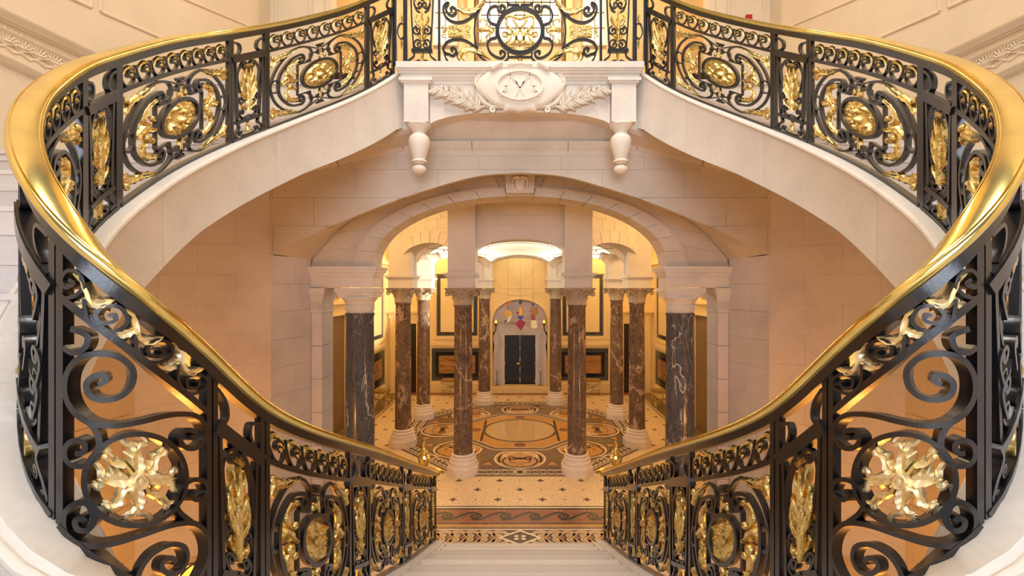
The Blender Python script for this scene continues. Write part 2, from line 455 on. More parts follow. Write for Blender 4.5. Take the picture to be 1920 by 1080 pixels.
def oval_panel(root, sf, s0, s1, seed, nf=7, name='scroll_panel', flip=False):
    hw = (s1 - s0) / 2 - .018; sc = (s0 + s1) / 2; hc = (Z0 + Z1) / 2; hh = (Z1 - Z0) / 2
    k = min(1.0, hw / hh)
    A = lambda a, b: Vector((sc + a * hw, hc + b * hh))
    P = bar(MB(), sf, seg(s0, s1, (Z1 + Z2) / 2), .026, .034).build(name, 'iron', root)
    bar(MB(), sf, seg(s0, s1, .012), .024, .045).build('bottom_rail', 'iron', P)
    for g in (-1, 1):
        B = lambda a, b: A(g * a, b)
        iron(P, sf, 'scroll', path([B(.40, .71), B(.60, .62), B(.80, .25), B(.80, -.25), B(.60, -.64), B(.40, -.73)], start=(g, .055 * (.5 + .5 * k), 1.15), end=(-g, .055 * (.5 + .5 * k), 1.15)), .022, .034)
        iron(P, sf, 'scroll', path([B(.26, .46), B(.17, .60), B(.2, .80), B(.36, .92), B(.58, .87), B(.84, .52), B(.96, .14), B(.96, -.14), B(.84, -.52), B(.58, -.87), B(.36, -.92), B(.2, -.80), B(.17, -.60), B(.26, -.46)]), .017, .03)
        iron(P, sf, 'ring', [A(g * .89 + .085 * math.cos(2 * PI * j / 24), .17 * math.sin(2 * PI * j / 24)) for j in range(24)], .014, .028, True)
        for v in (-1, 1):
            C = lambda a, b: A(g * a, v * b)
            # corner leaf, side leaf, little scrolls at head and foot
            gleaf(P, sf, [C(.95, .58), C(.86, .74), C(.68, .80), C(.42, .93)], .046 * (.5 + .5 * k), .022, 6, bead=C(.93, .80))
            gleaf(P, sf, [C(.44, .58), C(.62, .46), C(.66, .26), C(.54, .12)], .040 * (.6 + .4 * k), .022, 5, bead=C(.50, .22))
            iron(P, sf, 'tendril', path([C(.42, .95), C(.25, .88), C(.06, .76)], end=(-g * v, .028, .9)), .011, .022)
        gleaf(P, sf, [A(g * .77, .02), A(g * .64, .10), A(g * .52, .0), A(g * .44, .0)], .055 * (.6 + .4 * k), .026, 4, name='gilt_flower', bead=A(g * .60, -.13))
    CF = [(-.2, .66), (.2, .66), (.2, .44), (.45, .44), (.45, -.44), (.2, -.44), (.2, -.66), (-.2, -.66), (-.2, -.44), (-.45, -.44), (-.45, .44), (-.2, .44)]
    iron(P, sf, 'cross_frame', [q for i, p in enumerate(CF) for q in (A(*p).lerp(A(*CF[(i + 1) % 12]), .02), A(*p).lerp(A(*CF[(i + 1) % 12]), .5), A(*p).lerp(A(*CF[(i + 1) % 12]), .98))], .015, .028, True)
    iron(P, sf, 'medallion_ring', [A(.36 * math.cos(2 * PI * j / 40), .40 * math.sin(2 * PI * j / 40)) for j in range(40)], .026, .044, True)
    relief_oval(sf, A(0, 0), .33 * hw, .37 * hh, seed).build('medallion', 'gold', P)
    for v in (-1, 1):
        gleaf(P, sf, [A(0, v * .70), A(0, v * .60), A(0, v * .48), A(0, v * .42)], .034, .022, 2, name='gilt_flower', bead=A(.10, v * .5))
        mb = MB(); bar(mb, sf, [A(-.07, v * .86), A(.07, v * .86)], .016, .03)
        for g in (-1, 1): bar(mb, sf, curl(A(0, v * .68), (g * .5, v), -g * v, .03, 1.1), .013, .028)
        mb.build('finial', 'iron', P)
    frieze(P, sf, s0 + .02, s1 - .02, nf, flip)
    return P
def console_panel(root, sf, s0, s1, name='console_panel', gilt=True):
    hw = (s1 - s0) / 2 - .015; sc = (s0 + s1) / 2
    A = lambda a, h: Vector((sc + a * hw, h))
    P = bar(MB(), sf, seg(s0, s1, .80, 6), .05, .06).build(name, 'iron', root)
    bar(MB(), sf, seg(s0, s1, .012, 6), .024, .045).build('bottom_rail', 'iron', P); bar(MB(), sf, seg(s0 + .02, s1 - .02, .832, 6), .02, .046).build('cap_rail', 'iron', P)
    k = min(1, hw / .15)
    for g in (-1, 1):
        B = lambda a, h: A(g * a, h)
        iron(P, sf, 'bracket', cat2([B(.98, .97), B(.62, .945), B(.52, .90), B(.60, .86), B(.80, .84)]), .016, .036)
        iron(P, sf, 'tapered_stile', [B(.86, .78), B(.78, .5), B(.70, .20)], .02, .034)
        iron(P, sf, 'scroll', path([B(.50, .46), B(.66, .56), B(.70, .66), B(.42, .745)], end=(g, .042 * k, 1.3)), .013, .03)
        iron(P, sf, 'scroll', path([B(.05, .215), B(.35, .205), B(.55, .24)], end=(g, .034 * k, 1.3)), .013, .03)
        iron(P, sf, 'scroll', path([B(.12, .40), B(.40, .35), B(.58, .38)], end=(g, .026 * k, 1.2)), .011, .026)
        iron(P, sf, 'foot_scroll', path([B(.66, .165), B(.60, .12), B(.82, .08), B(.92, .05)], end=(-g, .022, 1.0)), .016, .032)
        iron(P, sf, 'foot_scroll', path([B(.06, .03), B(.3, .035), B(.52, .045)], end=(g, .022, 1.1)), .012, .026)
        if gilt: gleaf(P, sf, [B(.05, .38), B(.25, .44), B(.44, .50), B(.40, .57)], .042, .022, 4)
    iron(P, sf, 'foot_bar', seg(s0 + (1 - .72) * hw, s1 - (1 - .72) * hw, .18, 5), .03, .05)
    if not gilt:
        for x, y, r_ in ((76, 545, .05), (50, 612, .045), (80, 672, .05), (50, 672, .04), (76, 728, .05), (58, 640, .03)):
            c = sf.inv(x, y); iron(P, sf, 'scroll', path([c + Vector((0, -.10)), c + Vector((-.02, -.05)), c + Vector((-.035, 0))], end=(-1, r_ * .7, 1.3)), .016, .045)
    if gilt:
        pl = gleaf(P, sf, [A(0, .26), A(0, .36), A(0, .50), A(0, .70)], .040 * (.5 + .5 * k), .03, 5, name='acanthus_plume')
        for g in (-1, 1):
            for h0, a1, h1 in ((.28, .42, .34), (.36, .46, .47), (.45, .40, .57), (.54, .26, .66)):
                gleaf(P, sf, [A(g * .02, h0), A(g * a1 * .55, h0 + (h1 - h0) * .35), A(g * a1, h1 - .01), A(g * a1 * .9, h1 + .03)], .024 * (.5 + .5 * k), .022, 3, name='plume_leaf')
    gleaf(P, sf, [A(0, .155), A(0, .11), A(0, .07), A(0, .035)], .030, .02, 3, name='gilt_drop')
    mb = MB(); bar(mb, sf, [A(-.22, .72), A(.22, .72)], .022, .036); mb.build('collar', 'gold', P)
    return P
def rosette_panel(root, sf, s0, s1):
    C1 = lambda x, y: sf.inv(130 + x / 2.346, 620 + y / 2.346)
    C2 = lambda x, y: sf.inv(x / 2.7, 380 + y / 2.7)
    mb = MB(); bar(mb, sf, cat2([C2(330, 470), C2(560, 668), C2(800, 868), C2(1046, 1072)], 4), .026, .04)
    P = mb.build('rosette_panel', 'iron', root); bar(MB(), sf, seg(s0, s1, .012), .026, .05).build('bottom_rail', 'iron', P)
    tr = lambda f, pts: cat2([f(*p) for p in pts], 5)
    iron(P, sf, 'scroll', tr(C1, [(140, 232), (165, 218), (160, 195), (125, 195), (95, 228), (108, 280), (160, 300), (225, 285), (268, 235), (270, 165), (215, 112), (130, 98), (55, 125), (14, 195), (12, 280), (45, 350), (110, 398), (200, 412), (300, 398), (400, 374), (490, 366), (552, 385), (583, 435), (570, 490), (528, 518), (482, 508), (466, 468), (492, 438), (530, 444), (530, 470), (510, 468)]), .020, .046)
    iron(P, sf, 'scroll', tr(C1, [(60, 365), (110, 405), (142, 470), (130, 545), (85, 585), (30, 578), (8, 540), (16, 495), (52, 474), (86, 492), (80, 528), (48, 530)]), .019, .044)
    iron(P, sf, 'scroll', tr(C1, [(535, 706), (518, 716), (530, 742), (565, 738), (588, 700), (572, 662), (525, 656), (474, 690), (450, 745), (468, 800), (520, 842)]), .018, .044)
    iron(P, sf, 'scroll', tr(C1, [(90, 826), (72, 812), (50, 826), (62, 860), (100, 862), (124, 815), (100, 752), (52, 748), (10, 790), (8, 858), (44, 910), (112, 934), (200, 924), (300, 895), (400, 862), (480, 846), (540, 852), (582, 895), (596, 965), (578, 1035), (545, 1100)]), .020, .046)
    iron(P, sf, 'scroll', tr(C1, [(285, 1110), (308, 1035), (360, 972), (430, 938), (486, 952), (500, 1002), (476, 1052), (428, 1068), (392, 1046), (396, 1010), (430, 998), (450, 1018)]), .018, .044)
    iron(P, sf, 'scroll', tr(C1, [(30, -10), (95, 20), (85, 75), (40, 95), (0, 70)]), .019, .044)
    c = C1(290, 650); ey = (C1(290, 450) - C1(290, 850)) / 2
    E = lambda a, b: C1(290 + 204 * a, 650 - 200 * b)
    iron(P, sf, 'rosette_ring', [E(math.cos(2 * PI * j / 48), math.sin(2 * PI * j / 48)) for j in range(48)], .018, .05, True)
    # the gilt rosette
    rm = MB(); N = sf.nr(c.x)
    for j in range(12):
        pass
    rr = [[sf.pt(*E(.02 + rad * math.cos(2 * PI * j / 20), rad * math.sin(2 * PI * j / 20))) - N * z for j in range(20)] for rad, z in ((.02, .062), (.07, .06), (.09, .05), (.12, .05), (.14, .058), (.17, .056), (.20, .04), (.20, -.02), (.03, -.03))]
    rm.loft(rr); ro = rm.build('gilt_rosette', 'gold_pale', P)
    def pol(r, a): return E(.02 + r * math.cos(a), r * math.sin(a))
    for j in range(8):
        a = j * PI / 4
        if j % 2 == 0:
            gleaf(ro, sf, [pol(.16, a), pol(.34, a), pol(.52, a), pol(.66, a)], ey.y * .27, .036, 3, name='petal', mat='gold_pale')
            mb = MB()
            for g in (-1, 1):
                scurl(mb, sf, path([pol(.60, a), pol(.74, a + g * .10), pol(.80, a + g * .26)], end=(g, ey.y * .09, .45)), .016, .008)
            leaf(mb, sf, [pol(.58, a), pol(.70, a), pol(.84, a)], ey.y * .05, .014, 2)
            mb.build('petal_tip', 'gold_pale', ro)
        else:
            gleaf(ro, sf, [pol(.18, a), pol(.40, a - .12), pol(.60, a + .14), pol(.80, a + .06), pol(.86, a + .2)], ey.y * .14, .026, 4, name='petal', mat='gold_pale')
            mb = MB(); scurl(mb, sf, path([pol(.70, a + .12), pol(.86, a + .08)], end=(1, ey.y * .07, .8)), .015, .008); mb.build('petal_tip', 'gold_pale', ro)
    # the raking frieze above it
    for pts in ([(345, 485), (400, 475), (442, 430), (430, 365), (375, 345), (345, 388), (362, 430), (402, 412), (378, 388)],
                [(448, 488), (462, 590), (510, 640), (580, 650), (640, 605), (615, 535), (540, 522), (500, 570), (530, 610), (585, 595), (575, 565), (555, 575)],
                [(676, 668), (690, 775), (750, 808), (835, 785), (850, 730), (795, 695), (742, 715), (738, 765), (785, 778), (810, 752), (785, 738)],
                [(878, 818), (882, 910), (935, 968), (1015, 940), (1022, 895), (975, 868), (928, 885), (925, 930), (968, 938), (985, 908), (962, 900)]):
        iron(P, sf, 'frieze_scroll', tr(C2, pts), .013, .045)
    for a, b in (([(402, 352), (440, 400), (462, 460), (490, 512), (585, 492)], [(470, 475), (430, 515), (365, 515)]),
                 ([(632, 538), (672, 580), (680, 640), (715, 700), (806, 678)], [(678, 640), (620, 668), (538, 662)]),
                 ([(866, 714), (900, 760), (898, 815), (935, 862), (1000, 830)], [(896, 800), (840, 838), (756, 822)])):
        gleaf(P, sf, [C2(*p) for p in a], .030, .03, 5, name='frieze_leaf', mat='gold_pale')
        gleaf(P, sf, [C2(*p) for p in b], .022, .022, 4, name='frieze_leaf', mat='gold_pale')
    return P

def balustrade():
    sf = RL
    root = thing('stair_balustrade', 'black iron and gilt stair balustrade with brass handrail on the left side', 'balustrade', W(-.3164, 1.72, -1.0 + .05))
    f = sf.find
    B = [f(816), f(806), f(769), f(753), f(690), f(653), f(497), f(397), f(384), f(125), f(110), f(44), None]
    # brass handrail swept along the line
    prof = [(-.048, -.014), (-.056, -.002), (-.056, .010), (-.050, .018), (-.045, .019), (-.0435, .014), (-.040, .014), (-.0385, .022), (-.030, .025), (0, .027), (.030, .025), (.0385, .022), (.040, .014), (.0435, .014), (.045, .019), (.050, .018), (.056, .010), (.056, -.002), (.048, -.014), (.030, -.022), (-.030, -.022)]
    rings = []; under = []
    for i in range(0, sf.n, 2):
        p = sf.a[i]; q0, q1 = sf.a[max(i - 2, 0)], sf.a[min(i + 2, sf.n - 1)]
        T = Vector((q1[0] - q0[0], q1[1] - q0[1], q1[2] - q0[2])).normalized(); N = Vector((sf.T[i].y, -sf.T[i].x, 0)); U = N.cross(T)
        if U.z < 0: U = -U
        c = Vector((p[0], p[1], p[2])); rings.append([c + N * a + U * b for a, b in prof])
        under.append([c + N * a + U * b for a, b in ((-.030, -.022), (.030, -.022), (.026, -.062), (-.026, -.062))])
    MB().loft(rings).build('handrail', 'brass', root, 50)
    MB().loft(under).build('top_rail', 'iron', root)
    far = [f(151, True), f(216, True), f(428, True), f(496, True), f(686, True), f(737, True)]
    for t in (f(815.5), f(769), f(753), f(690), f(653), f(497), f(487), f(397), f(385), f(122), f(108), f(44), far[0], far[0] + .03, far[1], far[1] + .03, far[2], far[2] + .035, far[3], far[3] + .035, far[4], far[4] + .035, far[5]):
        post(root, sf, t)
    oval_panel(root, sf, f(806), f(769), 1, 6, flip=True)
    oval_panel(root, sf, f(753), f(690), 2, 6, flip=True)
    oval_panel(root, sf, f(653), f(497), 3, 6, flip=True)
    console_panel(root, sf, f(815), f(806)); console_panel(root, sf, f(769), f(753)); console_panel(root, sf, f(690), f(653)); console_panel(root, sf, f(487), f(397))
    rosette_panel(root, sf, f(385), f(122))
    console_panel(root, sf, f(108), f(44), gilt=False)
    oval_panel(root, sf, f(44) + .02, far[0], 4, 8)
    oval_panel(root, sf, far[1] + .03, far[2], 5, 8)
    oval_panel(root, sf, far[3] + .035, far[4], 6, 8)
    console_panel(root, sf, far[0] + .03, far[1]); console_panel(root, sf, far[2] + .035, far[3]); console_panel(root, sf, far[4] + .035, far[5])
    mirror_tree(root, 'black iron and gilt stair balustrade with brass handrail on the right side')
    print('balustrade length', sf.len, [round(x, 2) for x in B if x is not None], [round(x, 2) for x in far])

# ------------------------------------------------------------------ structure of the stairwell
XW = 1.30                 # side walls of the stairwell
def interp(tab):
    def f(x):
        x = abs(x)
        if x <= tab[0][0]: return tab[0][1]
        for (a, b), (c, d) in zip(tab, tab[1:]):
            if x <= c: return b + (d - b) * (x - a) / (c - a)
        return tab[-1][1]
    return f
def smooth_tab(pts, n=10):
    return [(p.x, p.y) for p in cat2([Vector(p) for p in pts], n)]
def blocks(parent, x0, x1, z0, z1, d, lower, upper, course, length, mat, name='stone_block', thick=.02, gap=.0011, back=False):
    """squared stones of a wall in the plane of depth d (eye heights), cut to the curves lower(x) and upper(x)"""
    nc = max(1, round((z1 - z0) / course)); ch = (z1 - z0) / nc; nb = 0
    for i in range(nc):
        a, b = z0 + i * ch + gap / 2, z0 + (i + 1) * ch - gap / 2
        nl = max(1, round((x1 - x0) / length)); bl = (x1 - x0) / nl
        edges = [x0 + k * bl + (bl / 2 if i % 2 else 0) for k in range(-1, nl + 1)]
        for e in edges:
            p, q = max(x0, e) + gap / 2, min(x1, e + bl) - gap / 2
            if q - p < .01: continue
            xs = [p + (q - p) * k / 8 for k in range(9)]
            pts = [(x, max(a, lower(x)), min(b, upper(x))) for x in xs]; run = []
            runs = []
            for t in pts + [None]:
                if t and t[2] - t[1] > .004: run.append(t)
                else:
                    if len(run) > 1: runs.append(run)
                    run = []
            for r in runs:
                flat = all(abs(t[1] - r[0][1]) < 1e-6 and abs(t[2] - r[0][2]) < 1e-6 for t in r)
                if flat: r = [r[0], r[-1]]
                poly = [W(x, d, lo) for x, lo, hi in r] + [W(x, d, hi) for x, lo, hi in reversed(r)]
                MB().prism(poly, (0, (-1 if back else 1) * thick * H, 0)).build(name, mat, parent, 0); nb += 1
    return nb
def curve_wall(name, d0, d1, xs, lower, upper, mat, parent=None, inset=0.0):
    mb = MB(); rings = []
    for x in xs:
        rings.append([W(x, d0, lower(x)), W(x, d0, upper(x)), W(x, d1, upper(x)), W(x, d1, lower(x))])
    mb.loft(rings); return mb.build(name, mat, parent, 30)
def lin_xs(a, b, n): return [a + (b - a) * k / n for k in range(n + 1)]

# hall floor (with its mosaic added below), landing and gallery floor
floor = tag(MB().box(-1.32 * H, 0.0, -.12, 1.32 * H, 4.60 * H, 0.0).build('floor', 't_cream'), 'cream speckled mosaic floor of the entrance hall', kind='structure')
tag(MB().box(-1.32 * H, -.9 * H, .70 * H, 1.32 * H, .02 * H, .76 * H).build('floor_landing', 'step'), 'pale stone half landing', kind='structure')

# side walls of the stairwell with their mouldings
def moulding(mb, pts, w, nrm, prof):
    """sweep: prof is a list of (up, out) offsets along the line pts on a wall with normal nrm"""
    rings = []
    for i, p in enumerate(pts):
        T = (pts[min(i + 1, len(pts) - 1)] - pts[max(i - 1, 0)]).normalized(); U = Vector(nrm).cross(T)
        if U.z < 0 or (abs(U.z) < .3 and U.y < 0): U = -U
        rings.append([p + U * a * w + Vector(nrm) * b * w for a, b in prof])
    mb.loft(rings); return mb
OGEE = [(-.5, -.05), (-.5, .16), (-.3, .2), (-.25, .45), (0, .55), (.2, .8), (.45, .9), (.5, .9), (.5, -.05)]
FILLET = [(-.5, -.1), (-.5, .35), (-.2, .5), (.2, .5), (.5, .35), (.5, -.1)]
def side_wall(sx):
    name = 'wall_left' if sx < 0 else 'wall_right'
    mb = MB(); x = sx * XW
    mb.box(min(x, x + sx * .06) * H, -1.0 * H, 0, max(x, x + sx * .06) * H, 2.42 * H, 3.5 * H)
    w = tag(mb.build(name, 'wall_up'), ('left' if sx < 0 else 'right') + ' pale stone wall of the stairwell with moulded panels', kind='structure')
    nr = (-sx, 0, 0)
    def on(px, py):      # a pixel on the left wall, mirrored for the right one
        d = XW * FPX / (CX - px); p = PX(px, py, d); return Vector((sx * abs(p.x), p.y, p.z))
    for a, b, wd in (((-60, 2), (175, 110), .10), ((-60, 30), (140, 121), .05), ((-60, 84), (80, 148), .07)):
        m = MB(); moulding(m, [on(*a), on(*b)], wd, nr, OGEE); m.build('cornice_moulding', 'wall_up', w)
    for pts in ([(188, -120), (188, 21), (330, 83)], [(170, -60), (170, 13), (60, -38)], [(340, -5), (500, 63)]):
        q = [on(*p) for p in pts]
        for a, b in zip(q, q[1:]):
            m = MB(); moulding(m, [a, b], .035, nr, FILLET); m.build('panel_moulding', 'wall_up', w)
    # carved shells of the frieze
    for k in range(5):
        cpt = on(8 + k * 30, 74 + k * 14); m = MB()
        for j in range(9):
            a = PI * (.08 + .84 * j / 8); r = .17
            e = cpt + Vector((0, math.cos(a) * r, math.sin(a) * r - .05))
            mid = cpt.lerp(e, .6) + Vector(nr) * .018
            m.tube([cpt + Vector((0, 0, -.05)), mid, e], lambda t: .006 + .012 * t, 6)
        for g in (-1, 1):
            m.tube([cpt + Vector((0, 0, -.06)), cpt + Vector((0, g * .08, -.09)), cpt + Vector((0, g * .16, -.05)), cpt + Vector((0, g * .17, 0)), cpt + Vector((0, g * .13, -.01))], .012, 6)
        m.build('carved_shell', 'wall_up', w)
    # joints of the lower masonry: courses of panels under the flight
    for dd0 in lin_xs(.35, 1.80, 5)[:-1]:
        for i, (za, zb) in enumerate(((-1.0, -.90), (-.897, -.72), (-.717, -.42), (-.417, -.12))):
            o0 = dd0 + (.12 if i % 2 else 0); o1 = min(o0 + .29 - .003, 1.80)
            xx = sx * XW * H
            MB().box(min(xx, xx - sx * .012), o0 * H, H + za * H, max(xx, xx - sx * .012), o1 * H, H + zb * H).build('stone_block', 'wall_up', w, 0)
    return w
wl = side_wall(-1); wr = side_wall(1)

# the wall across the stairwell with its splayed arch
NEAR = interp(smooth_tab([(0, .4545), (.155, .443), (.305, .406), (.5155, .3366), (.726, .2525), (.9826, .1347)]))
FARC = interp(smooth_tab([(0, .502), (.2, .492), (.462, .4456), (.699, .332), (.8176, .249), (.927, .1256)]))
D1, D2, D3 = 1.82, 2.05, 2.18
top1 = lambda x: .80
arch_wall = thing('wall_arch', None, None, W(-1.2, D1, -1), kind='structure'); arch_wall['label'] = 'pale stone wall with a wide splayed arch over the foot of the stairs'
def a1low(x): return NEAR(x) if abs(x) < .9826 else -1.0
xs = sorted(set([round(x, 5) for x in lin_xs(-.9826, .9826, 72)]))
curve_wall('wall_core', D1 + .002, D1 + .03, xs, lambda x: NEAR(x) + .004, lambda x: .80, 'mortar', arch_wall)
for sx in (-1, 1):
    a, b = sorted((sx * .986, sx * 1.30)); MB().box(a * H, (D1 + .002) * H, 0, b * H, D2 * H, 1.8 * H).build('wall_core', 'mortar', arch_wall)
    blocks(arch_wall, *sorted((sx * .9826, sx * XW)), -1.0, .135, D1, lambda x: -1.0, lambda x: .2, .112, .30, 'stone3')
blocks(arch_wall, -XW, XW, .1347, .80, D1, lambda x: NEAR(x) if abs(x) < .9826 else .1347, top1, .111, .34, 'stone2')
# jambs: courses on the splayed reveal
for sx in (-1, 1):
    n = 10
    for i in range(n):
        za = -1.0 + 1.13 * i / n + .0004; zb = -1.0 + 1.13 * (i + 1) / n - .0004
        cuts = (0, .55, 1) if i % 2 else (0, .4, 1)
        for u0, u1 in zip(cuts, cuts[1:]):
            u0 += .002; u1 -= .002
            def q(u, z, o=0): return W(sx * (.9826 + (.929 - .9826) * u + o), D1 + (D2 - D1) * u, z)
            MB().hexa([q(u0, za), q(u1, za), q(u1, za, .03), q(u0, za, .03), q(u0, zb), q(u1, zb), q(u1, zb, .03), q(u0, zb, .03)]).build('stone_block', 'stone3', arch_wall, 0)
# rounded corners of the stairwell under the flights
for sx in (-1, 1):
    n = 12; rad = .31; cx_, cd_ = 1.30 - rad, D1 - rad
    MB().loft([[W(sx * (cx_ + (rad + o) * math.cos(a)), cd_ + (rad + o) * math.sin(a), z) for o, z in ((.0012, -1), (.0012, .40), (.02, .40), (.02, -1))] for a in lin_xs(0, PI / 2, 16)]).build('wall_core', 'stone3', arch_wall, 30)
    for i in range(n):
        za = -1.0 + 1.40 * i / n + .0004; zb = -1.0 + 1.40 * (i + 1) / n - .0004
        for t0, t1 in (((0, .5), (.5, 1)) if i % 2 else ((0, .25), (.25, .75), (.75, 1))):
            rows_ = []
            for k in range(7):
                a = PI / 2 * (t0 + .0012 + (t1 - t0 - .0024) * k / 6)
                pt = lambda rr_, z: W(sx * (cx_ + rr_ * math.cos(a)), cd_ + rr_ * math.sin(a), z)
                rows_.append([pt(rad, za), pt(rad, zb), pt(rad + .03, zb), pt(rad + .03, za)])
            MB().loft(rows_).build('stone_block', 'stone3', arch_wall, 30)
# splayed soffit between the two arch lines
mb = MB(); rows = []
for k in range(-36, 37):
    u = k / 36
    xa, xb = u * .9826, u * .929
    rows.append([W(xa, D1, NEAR(xa)), W(xb, D2, FARC(xb)), W(xb, D2, FARC(xb) + .03), W(xa, D1 + .01, NEAR(xa) + .03)])
mb.loft(rows); mb.build('arch_soffit', 'stone2', arch_wall, 30)
# moulded band over the arch
for i, (pa, pb) in enumerate((((-1.29, .345), (-.98, .425)), ((-.977, .426), (-.72, .491)), ((-.717, .492), (-.46, .548)), ((-.457, .548), (-.19, .548)), ((-.187, .548), (.187, .548)))):
    for sx in ((1,) if i == 4 else (-1, 1)):
        q = [W(pa[0] * (-sx if i != 4 else 1), D1, pa[1]), W(pb[0] * (-sx if i != 4 else 1), D1, pb[1])]
        if q[0].x > q[1].x: q.reverse()
        m = MB(); moulding(m, q, .052 * H, (0, -1, 0), [(-.5, -.02), (-.5, .05), (-.15, .07), (-.1, .13), (.15, .2), (.35, .32), (.5, .36), (.5, -.02)]); m.build('string_course', 'stone2', arch_wall)

# inner arch on the black columns
INTR = lambda x: (.095 + .315 * math.sqrt(max(0, 1 - (x / .654) ** 2)) ** .92) if abs(x) < .654 else .095
wall_in = thing('wall_inner_arch', None, None, W(-.8, D2, .095), kind='structure'); wall_in['label'] = 'stone arch carried by the two black columns at the foot of the stairs'
xs = sorted(set([round(.654 * math.sin(PI / 2 * k / 30), 5) for k in range(-30, 31)]))
# voussoirs of the archivolt and the stones between it and the outer arch
def arch_ring(parent, inner, outer, d, dback, ts, mat, name, gap=.004, out=0.0):
    for t0, t1 in zip(ts, ts[1:]):
        n = 5; P = [inner(t0 + gap + (t1 - t0 - 2 * gap) * k / n) for k in range(n + 1)]; Q = [outer(t0 + gap + (t1 - t0 - 2 * gap) * k / n) for k in range(n + 1)]
        poly = [W(x, d - out, z) for x, z in P] + [W(x, d - out, z) for x, z in reversed(Q)]
        MB().prism(poly, (0, (dback - d + out) * H, 0)).build(name, mat, parent, 30)
def intr(t): a = PI * t; x = -.654 * math.cos(a); return (x, INTR(x))
def mid(t):
    x = -.745 * math.cos(PI * t); s_ = math.sqrt(max(0, 1 - (x / .745) ** 2)) ** .95; return (x, .095 + .357 * s_)
def outr(t): x = -.929 * math.cos(PI * t); return (x, FARC(x) if abs(x) < .926 else .094)
ts = lin_xs(0, 1, 17)
arch_ring(wall_in, intr, mid, D2, D3, ts, 'stone2', 'voussoir', .0005)
arch_ring(wall_in, mid, outr, D2 + .006, D3, lin_xs(0, 1, 13), 'stone2', 'voussoir', .0004)
m = MB(); rows = []
for k in range(61):
    x, z = mid(k / 60); rows.append([W(x * s2, d, .095 + (z - .095) * s2) for s2, d in ((1.0, D2 + .008), (1.0, D2 - .006), (.988, D2 - .008), (.978, D2 + .0), (.978, D2 + .008))])
m.loft(rows); m.build('archivolt_moulding', 'stone2', wall_in, 30)
curve_wall('wall_core', D2 + .010, D3, lin_xs(-.935, .935, 60), lambda x: FARC(x) - .003, lambda x: .79, 'stone2', wall_in)
MB().box(-1.3 * H, (D2 + .02) * H, 1.52 * H, 1.3 * H, D3 * H, 1.8 * H).build('wall_core', 'mortar', wall_in)
for sx in (-1, 1):
    # spandrel core behind the ring and outer parts
    a, b = sorted((sx * .93, sx * 1.3)); MB().box(a * H, (D2 + .001) * H, 0, b * H, D3 * H, 1.8 * H).build('wall_core', 'stone2', wall_in)
    # entablature block over column and pilaster
    def eb(z0, z1, o, nm):
        x0, x1 = sorted((sx * (.931 + o), sx * (.654 - o)))
        MB().box(x0 * H, (D2 - o) * H, H + z0 * H, x1 * H, (D3 + o) * H, H + z1 * H).build(nm, 'stone', wall_in, 0)
    eb(.002, .050, .0, 'entablature_frieze'); eb(.050, .058, .006, 'cornice_fillet'); eb(.058, .070, .010, 'cornice_fillet'); eb(.070, .082, .017, 'cornice_fillet'); eb(.082, .095, .022, 'cornice_fillet')
    # pilaster beside the column
    x0, x1 = sorted((sx * .929, sx * .882))
    for i in range(6):
        za, zb = -1 + i * .1485 + .001, -1 + (i + 1) * .1485 - .001
        MB().box(x0 * H, (D2 + .004) * H, H + za * H, x1 * H, (D3 - .004) * H, H + zb * H).build('pilaster_block', 'stone3', wall_in, 0)
    for z0, z1, o in ((-.109, -.100, .004), (-.100, -.060, .001), (-.060, -.050, .005), (-.050, -.030, .009), (-.030, -.0, .016)):
        MB().box((x0 - o) * H, (D2 + .004 - o) * H, H + z0 * H, (x1 + o) * H, (D3 - .004 + o) * H, H + z1 * H).build('pilaster_capital', 'stone', wall_in, 0)
    m = MB()
    for k in range(7):
        u = x0 + (x1 - x0) * (k + .5) / 7; m.box((u - .002) * H, (D2 - .0005) * H, H - .094 * H, (u + .002) * H, (D2 + .003) * H, H - .066 * H)
    for k in range(16):
        u = D2 + .008 + (D3 - D2 - .016) * (k + .5) / 16; xx = (sx * .882); m.box((xx - .003) * H, (u - .002) * H, H - .094 * H, (xx + .003) * H, (u + .002) * H, H - .066 * H)
    tag(m.build('capital_flutes', 'stone', wall_in, 0), kind='stuff')
# keystone with a carved mask
kst = MB(); kst.hexa([W(-.060, D2 - .035, .415), W(.060, D2 - .035, .415), W(.060, D2, .415), W(-.060, D2, .415), W(-.066, D2 - .035, .503), W(.066, D2 - .035, .503), W(.066, D2, .503), W(-.066, D2, .503)])
kst = kst.build('keystone', 'stone2', wall_in)
m = MB(); c = W(0, D2 - .035, .458); s_ = .001 * H
m.ball(c, 30 * s_, .8, .5, 1.15, 14, 10); m.ball(c + Vector((0, -14 * s_, -2 * s_)), 5 * s_, .8, 1, 1.8)
for g in (-1, 1):
    m.ball(c + Vector((g * 9 * s_, -12 * s_, 7 * s_)), 4 * s_, 1.4, .8, .8); m.ball(c + Vector((g * 11 * s_, -9 * s_, -9 * s_)), 8 * s_)
    m.tube([c + Vector((g * 5 * s_, -10 * s_, 26 * s_)), c + Vector((g * 28 * s_, -6 * s_, 20 * s_)), c + Vector((g * 34 * s_, -4 * s_, -5 * s_)), c + Vector((g * 26 * s_, -4 * s_, -24 * s_))], 7 * s_, 7)
m.ball(c + Vector((0, -11 * s_, -17 * s_)), 5 * s_, 1.7, .7, .7); m.build('carved_mask', 'carved', kst)

